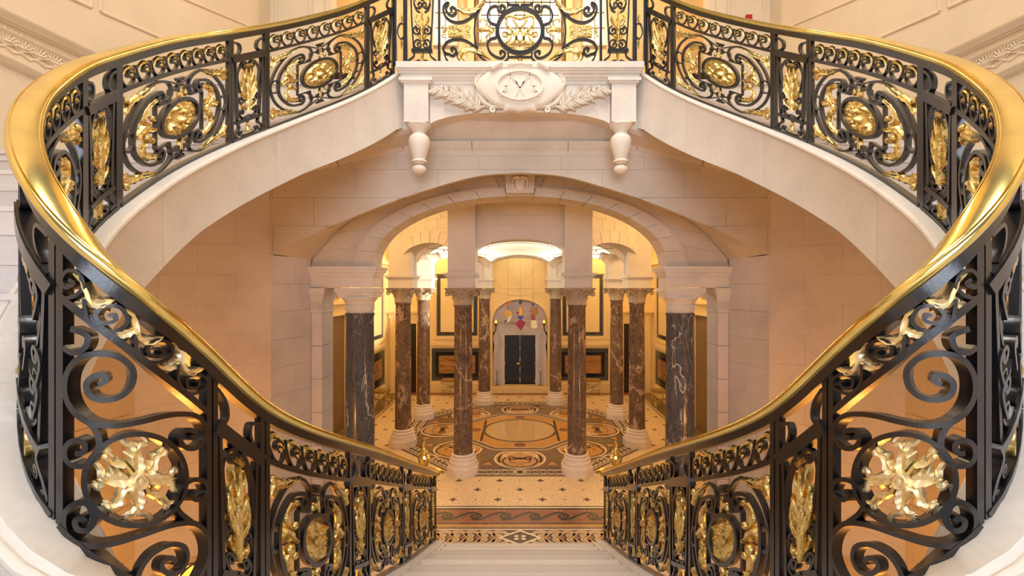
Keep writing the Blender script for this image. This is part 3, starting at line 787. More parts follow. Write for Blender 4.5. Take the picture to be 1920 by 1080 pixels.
# ------------------------------------------------------------------ upper flights: string, steps, soffit
def flight():
    root = thing('curved_stair_flight', 'curved upper stone flight with a pale string rising on the left', 'staircase', W(-.6, .5, -.25))
    sf = RL; rows = []; low = []
    thick = interp([(0, .10), (.25 * sf.len, .13), (.45 * sf.len, .15), (.6 * sf.len, .17), (.72 * sf.len, .15), (.85 * sf.len, .165), (sf.len, .21)])
    for i in range(0, sf.n, 4):
        t = sf.L[i]; p = sf.a[i]; N = sf.nr(t); c = Vector((p[0], p[1], p[3])); th = thick(t) * H
        zf = lambda dz: max(0.002, dz + c.z)
        sec = [(-.125, -.34), (-.125, -.105), (-.135, -.095), (-.135, -.082), (-.16, -.07), (-.168, -.052), (-.165, -.036), (-.150, -.026), (-.142, -.026), (-.138, -.036), (-.130, -.036), (-.124, -.008), (-.118, 0.0), (.085, 0.0), (.09, -.012), (.105, -.022), (.108, -.04), (.095, -.055), (.09, -.07), (.085, -th), (.03, -th)]
        rows.append([Vector((c.x + N.x * a, c.y + N.y * a, zf(b))) for a, b in sec])
        low.append((t, Vector((c.x + N.x * .03, c.y + N.y * .03, zf(-th))), N, c.z))
    ex = [q.copy() for q in rows[-1]]; Te = sf.tan(sf.len); rows.append([q + Te * .22 + Vector((0, 0, .10)) for q in ex])
    cuts = [0, 16, 34, 52, 70, 88, 106, 120, len(rows) - 1]
    for c0, c1 in zip(cuts, cuts[1:]):
        part = [list(r_) for r_ in rows[c0:c1 + 1]]
        for r_, nb, sg in ((part[0], part[1], 1), (part[-1], part[-2], 1)):
            for q_ in range(len(r_)): r_[q_] = r_[q_].lerp(nb[q_], .02)
        MB().loft(part).build('string_block', 'stone', root, 45)
    def hit(p, dr, dmax):        # along dr until the side wall or the arch wall
        best = 3.0
        if dr.x < -1e-4: best = min(best, (-XW * H + .01 - p.x) / dr.x)
        if dr.y > 1e-4: best = min(best, (dmax * H - p.y) / dr.y)
        return p + dr * min(3.0, max(.05, best))
    # soffit
    rows = []
    for t, p, N, z in low:
        if t < sf.L[sf.left] - .25: continue
        q = hit(p, -N, D1); q.z = p.z + .075 * H
        mids = p.lerp(q, .5); mids.z = p.z + .055 * H
        rows.append([p, mids, q, q + Vector((0, 0, .08)), p + Vector((0, 0, .08))])
    MB().loft(rows).build('soffit', 'stone2', root, 40)
    # steps
    zs = [s_[3] for s_ in sf.a]; k = 0; z = H - .245 * H; r = .0475 * H; prev = None; st = []
    for i in range(sf.n):
        if sf.L[i] > sf.L[sf.left] - .30 and zs[i] > z + r * .9:
            st.append((sf.L[i], z + r)); z += r
    for (t0, z0), (t1, z1) in zip(st, st[1:] + [(sf.len, H + .82 * H)]):
        P = []
        for t in (t0, (t0 + t1) / 2, t1):
            p = sf.at(t); N = sf.nr(t); a = Vector((p[0] - N.x * .10, p[1] - N.y * .10, 0)); P.append((a, hit(a, -N, D1 - .002)))
        poly = [P[0][0], P[1][0], P[2][0], P[2][1], P[1][1], P[0][1]]
        b = MB(); b.prism([Vector((v.x, v.y, z0 - .03)) for v in poly], (0, 0, .03))
        ins = [poly[0].lerp(poly[2], .06), poly[1], poly[2], poly[3], poly[4], poly[5].lerp(poly[3], .06)]
        b.prism([Vector((v.x, v.y, z0 - .26)) for v in ins], (0, 0, .23)); b.build('step', 'step', root, 0)
    mirror_tree(root, 'curved upper stone flight with a pale string rising on the right')
flight()

# ------------------------------------------------------------------ central flight down to the hall
def central():
    root = thing('central_stair_flight', 'pale marble central flight descending to the mosaic hall floor', 'staircase', W(0, 1.72, -1))
    rr, tt = .045, .102
    near = [(RL.a[i][1] / H, -RL.a[i][0] / H) for i in range(0, RL.left)]
    def halfw(d):
        if d > 1.70: return .278
        return min(near, key=lambda q: abs(q[0] - d))[1] - .036 if d > .44 else .33
    for k in range(1, 18):
        d = 1.721 - (k - 1) * tt; z = -1 + k * rr; hw, hb = halfw(d), halfw(d - tt - .02)
        m = MB()
        def sl(z0, z1, df, db):
            m.hexa([W(-hw, df, z0), W(hw, df, z0), W(hb, db, z0), W(-hb, db, z0), W(-hw, df, z1), W(hw, df, z1), W(hb, db, z1), W(-hb, db, z1)])
        sl(z - rr, z - .009, d, d - tt - .004)
        ring = lambda hw_, s3: [W(s3 * hw_, d + o, z + b) for o, b in ((0, -.009), (.006, -.0085), (.0095, -.006), (.0095, -.003), (.007, -.0008), (.002, 0))]
        m.loft([ring(hw, -1) + [W(-hb, d - tt - .004, z), W(-hb, d - tt - .004, z - .009)], ring(hw, 1) + [W(hb, d - tt - .004, z), W(hb, d - tt - .004, z - .009)]])
        m.build('step', 'step', root, 50)
central()

# ------------------------------------------------------------------ balcony of the upper landing
DB = 1.70; ZB = .8195
gal = tag(MB().box(-1.30 * H, (D1 - .008) * H, H + .80 * H, 1.30 * H, 3.62 * H, H + ZB * H).build('floor_gallery', 'step'), 'stone floor of the upper gallery behind the balcony', kind='structure')
def balcony():
    root = thing('balcony', 'carved pale stone balcony front with cartouche and garlands over the arch', 'balcony', W(0, DB, .6))
    def bx(x0, x1, z0, z1, d0, d1, nm, mat='stone'):
        return MB().box(x0 * H, d0 * H, H + z0 * H, x1 * H, d1 * H, H + z1 * H).build(nm, mat, root, 0)
    hw = lambda px: (CX - px) / FPX * DB
    # body with arched foot
    lowz = lambda x: .605 + .042 * max(0, 1 - (abs(x) / hw(806)) ** 3.2) ** .8 if abs(x) < hw(806) else .605
    curve_wall('balcony_panel', DB, D1, lin_xs(-hw(806), hw(806), 48), lowz, lambda x: ZB - .01, 'stone', root)
    for sx in (-1, 1):
        a, b = sorted((sx * hw(760), sx * hw(805))); bx(a, b, .605, .762, DB - .022, D1, 'pier')
        a, b = sorted((sx * hw(757), sx * hw(808)))
        for z0, z1, o in ((.745, .752, .004), (.752, .765, .010)):
            bx(a - o, b + o, z0, z1, DB - .022 - o, D1, 'pier_cap')
        # pendant
        k = DB * H / FPX; c = W(sx * hw(785), DB + .01, .605)
        prof = [(21, 0), (21.5, -2), (20, -5), (14, -11), (11.5, -16), (12, -18), (18, -24), (19.8, -31), (19, -40), (16, -52), (12.5, -64), (11.2, -66), (14.8, -68.5), (15, -71), (10, -73), (9.5, -75)]
        pend = MB().lathe([(r * k, z * k) for r, z in prof], 28, c).build('pendant_drop', 'carved', root)
        m = MB(); rows = []
        for i in range(10):
            th = PI * i / 9; rows.append([(c.x + (12.2 * math.sin(th) * (1 + .05 * math.cos(14 * a)) + .2) * k * math.cos(a), c.y + (12.2 * math.sin(th) * (1 + .05 * math.cos(14 * a)) + .2) * k * math.sin(a), c.z + (-84 + 10 * math.cos(th)) * k) for a in [2 * PI * j / 56 for j in range(56)]])
        m.loft(rows).build('fluted_ball', 'carved', pend)
    # cornice
    for z0, z1, o in ((.750, .762, .004), (.762, .770, .008), (.770, .782, .014), (.782, .790, .022), (.790, .7975, .028), (.7975, ZB, .034)):
        bx(-hw(757) - o * .6, hw(757) + o * .6, z0, z1, DB - o, D1, 'cornice_course')
    # soffit behind the arched foot
    m = MB(); rows = []
    for x in lin_xs(-hw(806), hw(806), 40):
        z = lowz(x); rows.append([W(x, DB + .002, z), W(x, DB + .05, z - .0 + .012), W(x, D1, .574), W(x, D1, .62), W(x, DB + .002, .66)])
    m.loft(rows).build('balcony_soffit', 'stone2', root, 30)
    for sx in (-1, 1):
        m = MB(); x0, x1 = sx * hw(806), sx * .75
        m.loft([[W(x0, DB + .01, .603), W(x0, D1, .574), W(x0, D1, .63), W(x0, DB + .01, .63)], [W(x1, DB + .06, .55), W(x1, D1, .50), W(x1, D1, .63), W(x1, DB + .06, .63)]]).build('balcony_soffit', 'stone2', root, 30)
    # cartouche
    sf = Flat(DB - .012, 0); D_ = DB - .012
    q = lambda x, y: Vector((((640 + x / 3) - CX) / FPX * D_ * H, H + (CY - y / 3) / FPX * D_ * H))
    sym = lambda pts: [q(*p) for p in pts] + [q(2010 - p[0], p[1]) for p in reversed(pts)]
    outl = sym([(1005, 372), (930, 378), (870, 392), (800, 430), (762, 480), (768, 515), (815, 560), (860, 595), (912, 606), (915, 622), (910, 636), (960, 628), (1005, 638)])
    loop = cat2(outl, 4, True); cen = q(1005, 495); m = MB(); rows = []
    for f_, dpt in ((1.0, -.03), (1.0, .045), (.96, .062), (.86, .07), (.6, .085), (.02, .09)):
        rows.append([Vector((cen.x + (p.x - cen.x) * f_, sf.d - dpt, cen.y + (p.y - cen.y) * f_)) for p in loop])
    ct = m.loft(rows).build('cartouche', 'carved', root, 45)
    sf2 = Flat(DB - .012 - .088 / H, 0)
    def ring(rx, ry, t, dep, nm): return bar(MB(), sf2, [Vector((cen.x + rx * math.cos(a), cen.y + ry * math.sin(a))) for a in [2 * PI * j / 48 for j in range(48)]], t, dep, True).build(nm, 'carved', ct)
    k3 = D_ * H / FPX / 3
    ring(128 * k3, 80 * k3, 12 * k3, .05, 'oval_rim')
    mono = [[(900, 560), (930, 500), (960, 430), (1005, 510), (1050, 430), (1080, 500), (1110, 560)], [(940, 430), (1000, 500), (1040, 570)], [(1070, 430), (1010, 500), (970, 570)], [(905, 450), (885, 490), (905, 530), (935, 520), (920, 490)], [(1105, 450), (1125, 490), (1105, 530), (1075, 520), (1090, 490)]]
    for pts in mono: bar(MB(), sf2, cat2([q(*p) for p in pts], 6), 7 * k3, .022).build('monogram_stroke', 'carved', ct)
    for g in (-1, 1):
        G = lambda x, y: q(1005 + g * (x - 1005), y)
        a, b = sf2.pt(*G(845, 402)), sf2.pt(*G(905, 368))
        MB().tube([a, a.lerp(b, .5), b], lambda t: (17 - 4 * t) * k3, 10).build('scroll_roll', 'carved', ct)
        gl = lambda pts, w, dep=.03, lb=3, nm='carved_leaf', pr=ct: leaf(MB(), sf, [G(*p) for p in pts], w * k3, dep, lb).build(nm, 'carved', pr)
        gl([(800, 380), (780, 420), (755, 470), (775, 500)], 26, .05, 4); gl([(830, 372), (790, 395), (770, 420)], 18, .05, 3)
        gl([(765, 480), (790, 560), (850, 600), (915, 612)], 22, .05, 5)
        bar(MB(), sf, path([G(915, 612), G(880, 600), G(850, 606)], end=(g, .04, 1.0)), .03, .08).build('scroll_end', 'carved', ct)
        gd = tag(bar(MB(), sf, cat2([G(*p) for p in [(840, 606), (760, 590), (690, 555), (610, 520), (530, 495)]], 6), .018, .03).build('garland', 'carved', root))
        rr = random.Random(5)
        stem = cat2([Vector(p) for p in [(840, 606), (760, 590), (690, 555), (610, 520), (530, 495)]], 6)
        for i, p in enumerate(stem[1:]):
            for side in (-1, 1):
                if rr.random() < .12: continue
                L_ = rr.uniform(50, 100) * (1.1 - .4 * i / len(stem)); an = math.atan2(-40, -130) + side * rr.uniform(.35, 1.25)
                e = (p.x + L_ * math.cos(an), p.y + L_ * math.sin(an)); mdp = (p.x + L_ * .5 * math.cos(an + side * .2), p.y + L_ * .5 * math.sin(an + side * .2))
                if e[1] < 474 or e[1] > 632: continue
                gl([(p.x, p.y), mdp, e], rr.uniform(11, 18), .04, 1, 'carved_leaf', gd)
            if i % 4 == 0:
                m = MB(); sball(m, sf, G(p.x, p.y - 14), .028); m.build('carved_berry', 'carved', gd)
    m = MB()
    for j in range(-3, 4):
        cpt = sf2.pt(*q(1005 + j * 20, 374 + abs(j) * 2)); m.ball(cpt, 12 * k3, .8, .8, 1)
    m.build('carved_crest', 'carved', ct)
balcony()

# ------------------------------------------------------------------ balcony railing
def balcony_railing():
    D_ = DB + .012; root = thing('balcony_railing', 'black iron and gilt balcony railing with a gold monogram in a ring', 'railing', W(0, D_, ZB))
    sf = Flat(D_, H + ZB * H); k = D_ * H / FPX
    T = lambda x, y: Vector(((740 + x / 4 - CX) * k, (CY - y / 4) * k - ZB * H))
    hz = lambda y: T(0, y).y
    top = hz(-115)
    mb = MB(); bar(mb, sf, [T(0, -120), T(940, -120), T(1880, -120)], .05, .06); mb.build('top_rail', 'iron', root)
    MB().box(T(0, 0).x, sf.d - .055, sf.z0 + hz(-130), -T(0, 0).x, sf.d + .055, sf.z0 + hz(-150)).build('handrail', 'brass', root)
    bar(MB(), sf, [T(0, 486), T(940, 486), T(1880, 486)], .016, .04).build('bottom_rail', 'iron', root)
    for x in (8, 82, 335):
        for g in (0, 1):
            xx = x if not g else 1880 - x
            bar(MB(), sf, [T(xx, 490), T(xx, -118)], .034 if x != 82 else .06, .05).build('post', 'iron', root)
    P = bar(MB(), sf, [T(340, -20), T(940, -20), T(1540, -20)], .02, .04).build('centre_panel', 'iron', root)
    for g in (-1, 1):
        G = lambda x, y: T(940 + g * (x - 940), y)
        tr = lambda pts, n=5: cat2([G(*p) for p in pts], n)
        # side strip
        bar(MB(), sf, [G(50 + 26 * math.cos(2 * PI * j / 24), 235 + 58 * math.sin(2 * PI * j / 24)) for j in range(24)], .016, .03, True).build('ring', 'iron', root)
        for a, b in ((165, 110), (305, 370)):
            gleaf(root, sf, [G(50, a), G(50, (a + b) / 2), G(50, b)], .022, .012, 3, name='gilt_drop')
        # console
        C = bar(MB(), sf, [G(128, 382), G(284, 382)], .045, .06).build('console_panel', 'iron', root)
        for pts in ([(122, -60), (130, 150), (144, 372)], [(292, -60), (284, 150), (270, 372)]): bar(MB(), sf, [G(*p) for p in pts], .022, .034).build('tapered_stile', 'iron', C)
        for h in (-1, 1):
            K = lambda x, y: G(207 + h * (x - 207), y)
            kk = lambda pts, t=.018, nm='scroll': bar(MB(), sf, cat2([K(*p) for p in pts], 5), t, .032).build(nm, 'iron', C)
            kk([(185, 50), (175, 35), (190, 20), (205, 40), (180, 65), (150, 45), (150, 0), (175, -20), (205, 5)])
            kk([(150, 30), (160, 75), (190, 95)])
            kk([(172, 236), (162, 226), (175, 214), (190, 236), (170, 258), (146, 245), (145, 215), (165, 196)])
            kk([(180, 345), (170, 335), (182, 322), (200, 340), (180, 362), (152, 350), (150, 318), (172, 300), (198, 312)])
            kk([(150, 392), (142, 425), (118, 445), (102, 462), (118, 482), (150, 470), (185, 455), (207, 482)], .02, 'foot_scroll')
            gleaf(C, sf, [K(205, 200), K(180, 180), K(160, 140), K(170, 115)], .035, .02, 4)
            gleaf(C, sf, [K(205, 290), K(185, 275), K(165, 262)], .025, .018, 3)
        gleaf(C, sf, [G(207, 310), G(207, 240), G(207, 160), G(207, 80)], .05, .03, 5, name='acanthus_plume')
        gleaf(C, sf, [G(207, 395), G(207, 425), G(207, 460)], .03, .02, 3, name='gilt_drop')
        # big scrolls of the centre panel
        def ir(pts, t=.03, nm='scroll'): return bar(MB(), sf, tr(pts), t, .045).build(nm, 'iron', P)
        ir([(430, 84), (420, 70), (438, 58), (462, 85), (440, 118), (405, 108), (385, 70), (405, 25), (450, 22), (474, 55), (470, 90), (430, 124), (385, 100), (368, 60)][:8] + [(372, 45), (368, 95), (400, 145), (460, 172), (530, 160), (590, 120), (630, 80)])
        ir([(435, 388), (425, 372), (442, 362), (464, 388), (440, 420), (408, 410), (392, 380), (410, 345), (450, 342), (478, 372), (472, 410), (435, 436), (392, 420)][:6] + [(380, 400), (366, 370), (395, 318), (460, 298), (530, 308), (590, 345), (612, 372)])
        ir([(372, 400), (385, 440), (400, 465), (385, 486), (360, 480), (362, 462)], .022)
        ir([(645, 50), (612, 140), (600, 230), (606, 310), (622, 372)], .026)
        ir([(800, 68), (790, 55), (806, 42), (830, 62), (810, 90), (778, 82), (765, 50), (790, 22), (760, 30), (715, 70), (698, 125), (718, 172), (762, 190)][:7] + [(720, 62), (697, 125), (718, 172), (765, 190)], .028)
        ir([(800, 410), (790, 396), (806, 384), (830, 405), (808, 436), (765, 432), (715, 395), (697, 340), (718, 298), (765, 284)], .028)
        ir([(848, 398), (852, 432), (825, 465), (770, 486), (700, 470), (640, 425), (610, 385)], .024)
        ir([(850, 50), (848, 30), (870, 38), (935, 38)], .022)
        bar(MB(), sf, [G(762, 190), G(762, 284)], .024, .04).build('link', 'iron', P)
        bar(MB(), sf, [G(855, 430), G(942, 430)], .026, .04).build('link', 'iron', P)
        gl = lambda pts, w, lb=5, dep=.03, nm='acanthus_leaf', bead=None: gleaf(P, sf, [G(*p) for p in pts], w * k / 4, dep, lb, name=nm, bead=bead)
        gl([(530, 470), (490, 440), (500, 395), (570, 372), (640, 398), (720, 452)], 34, 6)
        gl([(478, 62), (540, 92), (610, 78), (670, 10), (690, -30)], 36, 7)
        gl([(740, 238), (700, 215), (660, 225), (620, 232)], 34, 3, .035, 'gilt_flower')
        for v in (-1, 1):
            mb = MB(); scurl(mb, sf, tr([(720, 232 + v * 10), (690, 232 + v * 40), (690, 232 + v * 70), (660, 232 + v * 90), (640, 232 + v * 70), (660, 232 + v * 62)]), .018, .008); mb.build('gilt_tendril', 'gold', P)
        # gilt plaque with ears
        a, b = G(402, 282), G(518, 196); mb = MB(); mb.box(min(a.x, b.x), sf.d - .03, sf.z0 + min(a.y, b.y), max(a.x, b.x), sf.d + .02, sf.z0 + max(a.y, b.y))
        pq = mb.build('gilt_plaque', 'gold', P)
        rr = random.Random(3); mb = MB()
        for j in range(26):
            p = G(410 + rr.random() * 100, 202 + rr.random() * 74); mb.ball(sf.pt(*p) + Vector((0, -.03, 0)), rr.uniform(.010, .022), 1, .6, 1, 7, 4)
        tag(mb.build('plaque_relief', 'gold', pq), kind='stuff')
        for x, e in ((395, -1), (525, 1)):
            for v in (-1, 1):
                mb = MB(); scurl(mb, sf, tr([(x, 238 + v * 10), (x + e * 25, 238 + v * 16), (x + e * 40, 238 + v * 36), (x + e * 20, 238 + v * 44), (x + e * 14, 238 + v * 30)]), .014, .007); mb.build('plaque_scroll', 'gold', pq)
            mb = MB(); sball(mb, sf, G(x + e * 26, 238), .022); mb.build('plaque_boss', 'gold', pq)
    rg = bar(MB(), sf, [T(940 + 168 * math.cos(2 * PI * j / 56), 230 + 168 * math.sin(2 * PI * j / 56)) for j in range(56)], .05, .055, True).build('monogram_ring', 'iron', P)
    U = lambda x, y: Vector(((860 + x / 8 - CX) * k, (CY - y / 8) * k - ZB * H))
    for g in (-1, 1):
        V = lambda x, y: U(920 + g * (x - 920), y)
        for pts, w in (([(920, 290), (820, 252), (740, 242), (702, 285), (715, 365), (785, 445), (850, 540), (858, 600), (800, 652), (735, 655), (720, 640)], .024), ([(815, 290), (880, 380), (940, 470), (972, 560), (975, 660)], .024),
                       ([(720, 655), (770, 700), (850, 716), (862, 758)], .018), ([(700, 530), (715, 505), (735, 520), (720, 548), (680, 545), (655, 510), (690, 480), (760, 520), (815, 470)], .016), ([(800, 520), (770, 590), (722, 650)], .016), ([(980, 560), (920, 640), (920, 700)], .014)):
            bar(MB(), sf, cat2([V(*p) for p in pts], 6), w, .04).build('monogram_stroke', 'gold', rg)
    gleaf(P, sf, [T(940, 440), T(940, 462), T(940, 490)], .05, .03, 3, name='gilt_shell')
balcony_railing()
balustrade()

# ------------------------------------------------------------------ entrance hall: shell
XH, DH, ZC = 1.27, 4.42, .50
OC = 3.25; AP = .745; HE = .3086       # octagon centre depth, half width, half edge
tag(MB().box(-1.32 * H, (D3) * H, H + ZC * H, 1.32 * H, 4.6 * H, H + (ZC + .05) * H).build('ceiling', 'plaster'), 'cream plaster ceiling of the entrance hall', kind='structure')
def rect_frame(mb, x0, x1, z0, z1, w, d, dep):     # frame in a wall facing the camera
    for a, b, c, e in ((x0, x1, z0, z0 + w), (x0, x1, z1 - w, z1), (x0, x0 + w, z0 + w, z1 - w), (x1 - w, x1, z0 + w, z1 - w)):
        mb.box(a * H, (d - dep) * H, H + c * H, b * H, d * H, H + e * H)
    return mb
# back wall with its niche
nich = lambda x: (-.31 + .20 * math.sqrt(max(0, 1 - (x / .262) ** 2))) if abs(x) < .262 else -1
wb = thing('wall_back', None, None, W(-.6, DH, -1), kind='structure'); wb['label'] = 'cream back wall of the hall with an arched door niche'
def strip_wall(x0, x1, low): return curve_wall('wall_face', DH, DH + .03, lin_xs(x0, x1, 24), low, lambda x: ZC, 'plaster', wb)
strip_wall(-XH, -.262, lambda x: -1); strip_wall(.262, XH, lambda x: -1); strip_wall(-.2619, .2619, lambda x: nich(x))
m = MB(); rows = []
prof = [(-.262, -.95)] + [(-.262 + .0, -.31)] + [(x, nich(x)) for x in [-.262 * math.cos(PI * k / 24) for k in range(1, 24)]] + [(.262, -.31), (.262, -.95)]
m.loft([[W(x, DH - .001, z), W(x, DH + .15, z), W(x * 1.05, DH + .15, z + .01), W(x * 1.05, DH, z + .01)] for x, z in prof]); m.build('niche_reveal', 'plaster', wb, 30)
m = MB(); m.loft([[W(x * s2, DH - o, -.31 + (z + .31) * s2 if z > -.31 else z) for s2, o in ((1.0, -.002), (1.0, .012), (1.05, .012), (1.08, .006), (1.08, -.002))] for x, z in prof]); m.build('niche_archivolt', 'plaster', wb, 30)
MB().box(-.30 * H, (DH + .14) * H, 0, .30 * H, (DH + .16) * H, H).build('niche_wall', 'stone3', wb)
# coffer lines on the wall over the niche
for pts in ([(-.24, .27), (-.24, .05), (-.16, .0), (.16, .0), (.24, .05), (.24, .27)], [(-.14, .22), (-.10, .12), (0, .09), (.10, .12), (.14, .22)], [(-.2, -.03), (-.1, -.06), (0, -.07), (.1, -.06), (.2, -.03)]):
    mm = MB(); P = [W(x, DH, z) for x, z in pts]
    for a, b in zip(P, P[1:]): moulding(mm, [a, b], .03, (0, -1, 0), FILLET)
    mm.build('panel_moulding', 'plaster', wb)
def wall_panels(parent, f, x0, x1, upper=True):
    """framed panel over a marble dado; f(u, z, out) gives a point of the wall"""
    def fr(u0, u1, z0, z1, o, mat, nm, pr):
        P = [f(u0, z0, 0), f(u1, z0, 0), f(u1, z0, o), f(u0, z0, o), f(u0, z1, 0), f(u1, z1, 0), f(u1, z1, o), f(u0, z1, o)]
        return MB().hexa(P).build(nm, mat, pr, 0)
    def frame(u0, u1, z0, z1, w, o, mat, nm, pr):
        m = MB()
        for a, b, c, e in ((u0, u1, z0, z0 + w), (u0, u1, z1 - w, z1), (u0, u0 + w, z0 + w, z1 - w), (u1 - w, u1, z0 + w, z1 - w)):
            m.hexa([f(a, c, 0), f(b, c, 0), f(b, c, o), f(a, c, o), f(a, e, 0), f(b, e, 0), f(b, e, o), f(a, e, o)])
        return m.build(nm, mat, pr, 0)
    if upper:
        frame(x0 - .03, x1 + .03, -.49, .155, .02, .014, 'plaster', 'panel_moulding', parent)
        frame(x0, x1, -.455, .128, .034, .006, 'slate_marble', 'marble_border', parent); fr(x0 + .034, x1 - .034, -.421, .094, .003, 'plaster', 'panel_field', parent)
    fr(x0 - .055, x1 + .055, -.545, -.515, .022, 'plaster', 'chair_rail', parent); fr(x0 - .055, x1 + .055, -.56, -.545, .014, 'plaster', 'chair_rail', parent)
    frame(x0 - .05, x1 + .05, -.885, -.577, .035, .006, 'slate_marble', 'marble_border', parent); frame(x0 - .015, x1 + .015, -.85, -.612, .034, .005, 'black', 'marble_border', parent)
    fr(x0 + .019, x1 - .019, -.816, -.646, .004, 'panel_marble', 'marble_panel', parent)
    fr(x0 - .06, x1 + .06, -1.0, -.91, .016, 'plaster', 'baseboard', parent)
for sx in (-1, 1):
    wall_panels(wb, lambda u, z, o: W(u, DH - o, z), *sorted((sx * .795, sx * .41)))
# side walls of the hall
for sx in (-1, 1):
    w = tag(MB().box(*[v for v in (min(sx * XH, sx * (XH + .05)) * H, D3 * H, 0, max(sx * XH, sx * (XH + .05)) * H, (DH + .03) * H, H + ZC * H)]).build('wall_hall_left' if sx < 0 else 'wall_hall_right', 'plaster'), ('left' if sx < 0 else 'right') + ' cream hall wall with marble dado panels', kind='structure')
    wall_panels(w, lambda u, z, o: W(sx * (XH - o), u, z), 3.52, 4.26)
    MB().box(min(sx * XH, sx * (XH - .04)) * H, D3 * H, H + .215 * H, max(sx * XH, sx * (XH - .04)) * H, DH * H, H + .25 * H).build('cornice', 'plaster', w)
    # side door near the stairs
    dr = tag(MB().box(min(sx * XH, sx * (XH - .012)) * H, 2.84 * H, 0, max(sx * XH, sx * (XH - .012)) * H, 3.30 * H, H - .19 * H).build('door_3' if sx < 0 else 'door_4', 'door_tan'), 'tan hall door beside the ' + ('left' if sx < 0 else 'right') + ' black column', kind='structure')
    for a, b, c, e in ((2.76, 2.84, -1, -.11), (3.30, 3.38, -1, -.11), (2.84, 3.30, -.19, -.11)):
        MB().box(min(sx * XH, sx * (XH - .03)) * H, a * H, H + c * H, max(sx * XH, sx * (XH - .03)) * H, b * H, H + e * H).build('door_frame', 'plaster', dr)
    MB().box(min(sx * XH, sx * (XH - .05)) * H, 2.72 * H, H - .11 * H, max(sx * XH, sx * (XH - .05)) * H, 3.42 * H, H - .085 * H).build('door_cornice', 'plaster', dr)
    MB().box(min(sx * XH, sx * (XH - .012)) * H, 2.90 * H, H - .07 * H, max(sx * XH, sx * (XH - .012)) * H, 3.24 * H, H + .03 * H).build('overdoor_panel', 'panel_marble', dr)
    # dark doorways in the back wall corners
    x0, x1 = sorted((sx * 1.19, sx * .99))
    d5 = tag(MB().box(x0 * H, (DH - .004) * H, 0, x1 * H, DH * H, H - .342 * H).build('door_5' if sx < 0 else 'door_6', 'door_dark'), 'dark doorway in the ' + ('left' if sx < 0 else 'right') + ' corner of the hall back wall', kind='structure')
    rect_frame(MB(), x0 - .05, x1 + .05, -1.05, -.29, .05, DH, .02).build('door_frame', 'plaster', d5)
    for z0, z1, o in ((-.29, -.25, .015), (-.25, -.235, .03), (-.235, -.215, .05)): MB().box((x0 - .06 - o * .5) * H, (DH - o) * H, H + z0 * H, (x1 + .06 + o * .5) * H, DH * H, H + z1 * H).build('door_entablature', 'plaster', d5)
    for z0, z1 in ((-.93, -.72), (-.69, -.58), (-.55, -.38)): rect_frame(MB(), x0 + .03, x1 - .03, z0, z1, .012, DH - .004, .004).build('door_panel', 'door_dark', d5)
# step and main door
tag(MB().box(-.285 * H, (DH - .03) * H, 0, .285 * H, (DH + .15) * H, .05 * H).build('trim_1', 'plaster'), 'cream stone step in front of the main door', kind='structure')
dm = thing('door_1', None, None, W(0, DH + .13, -.95), kind='structure'); dm['label'] = 'black double door in the arched niche'
DD = DH + .135
for sx in (-1, 1):
    a, b = sorted((0.002 * sx, sx * .152)); lf = MB().box(a * H, DD * H, H - .95 * H, b * H, (DD + .02) * H, H - .463 * H).build('door_leaf', 'door_black', dm)
    for z0, z1 in ((-.935, -.825), (-.815, -.745), (-.735, -.555), (-.545, -.48)): rect_frame(MB(), a + .018, b - .018, z0, z1, .010, DD, .006).build('door_panel', 'door_black', lf)
    for z in (-.92, -.74, -.57): MB().box((sx * .15 - .003) * H, (DD - .008) * H, H + (z - .012) * H, (sx * .15 + .003) * H, DD * H, H + (z + .012) * H).build('hinge', 'brass', lf)
for z in (-.90, -.80, -.70, -.585, -.48): MB().box(-.0035 * H, (DD - .012) * H, H + (z - .018) * H, .0035 * H, DD * H, H + (z + .012) * H).build('bolt', 'brass', dm)
MB().ball(W(-.018, DD - .012, -.745), .07, 1.2, .5, .6).build('door_knob', 'brass', dm)
for o, w_ in ((.152, .03), (.182, .022)):
    m = MB(); dep = .02 if o < .16 else .01
    for sx in (-1, 1): m.box(min(sx * o, sx * (o + w_)) * H, (DD - dep) * H, H - .95 * H, max(sx * o, sx * (o + w_)) * H, (DD + .02) * H, H + (-.463 + (o - .152)) * H)
    m.box(-(o + w_) * H, (DD - dep) * H, H + (-.463 + o - .152) * H, (o + w_) * H, (DD + .02) * H, H + (-.463 + o - .152 + w_) * H); m.build('door_frame', 'stone3', dm, 0)
MB().box(-.255 * H, (DD - .03) * H, H - .335 * H, .255 * H, (DD + .02) * H, H - .315 * H).build('door_cornice', 'stone3', dm)

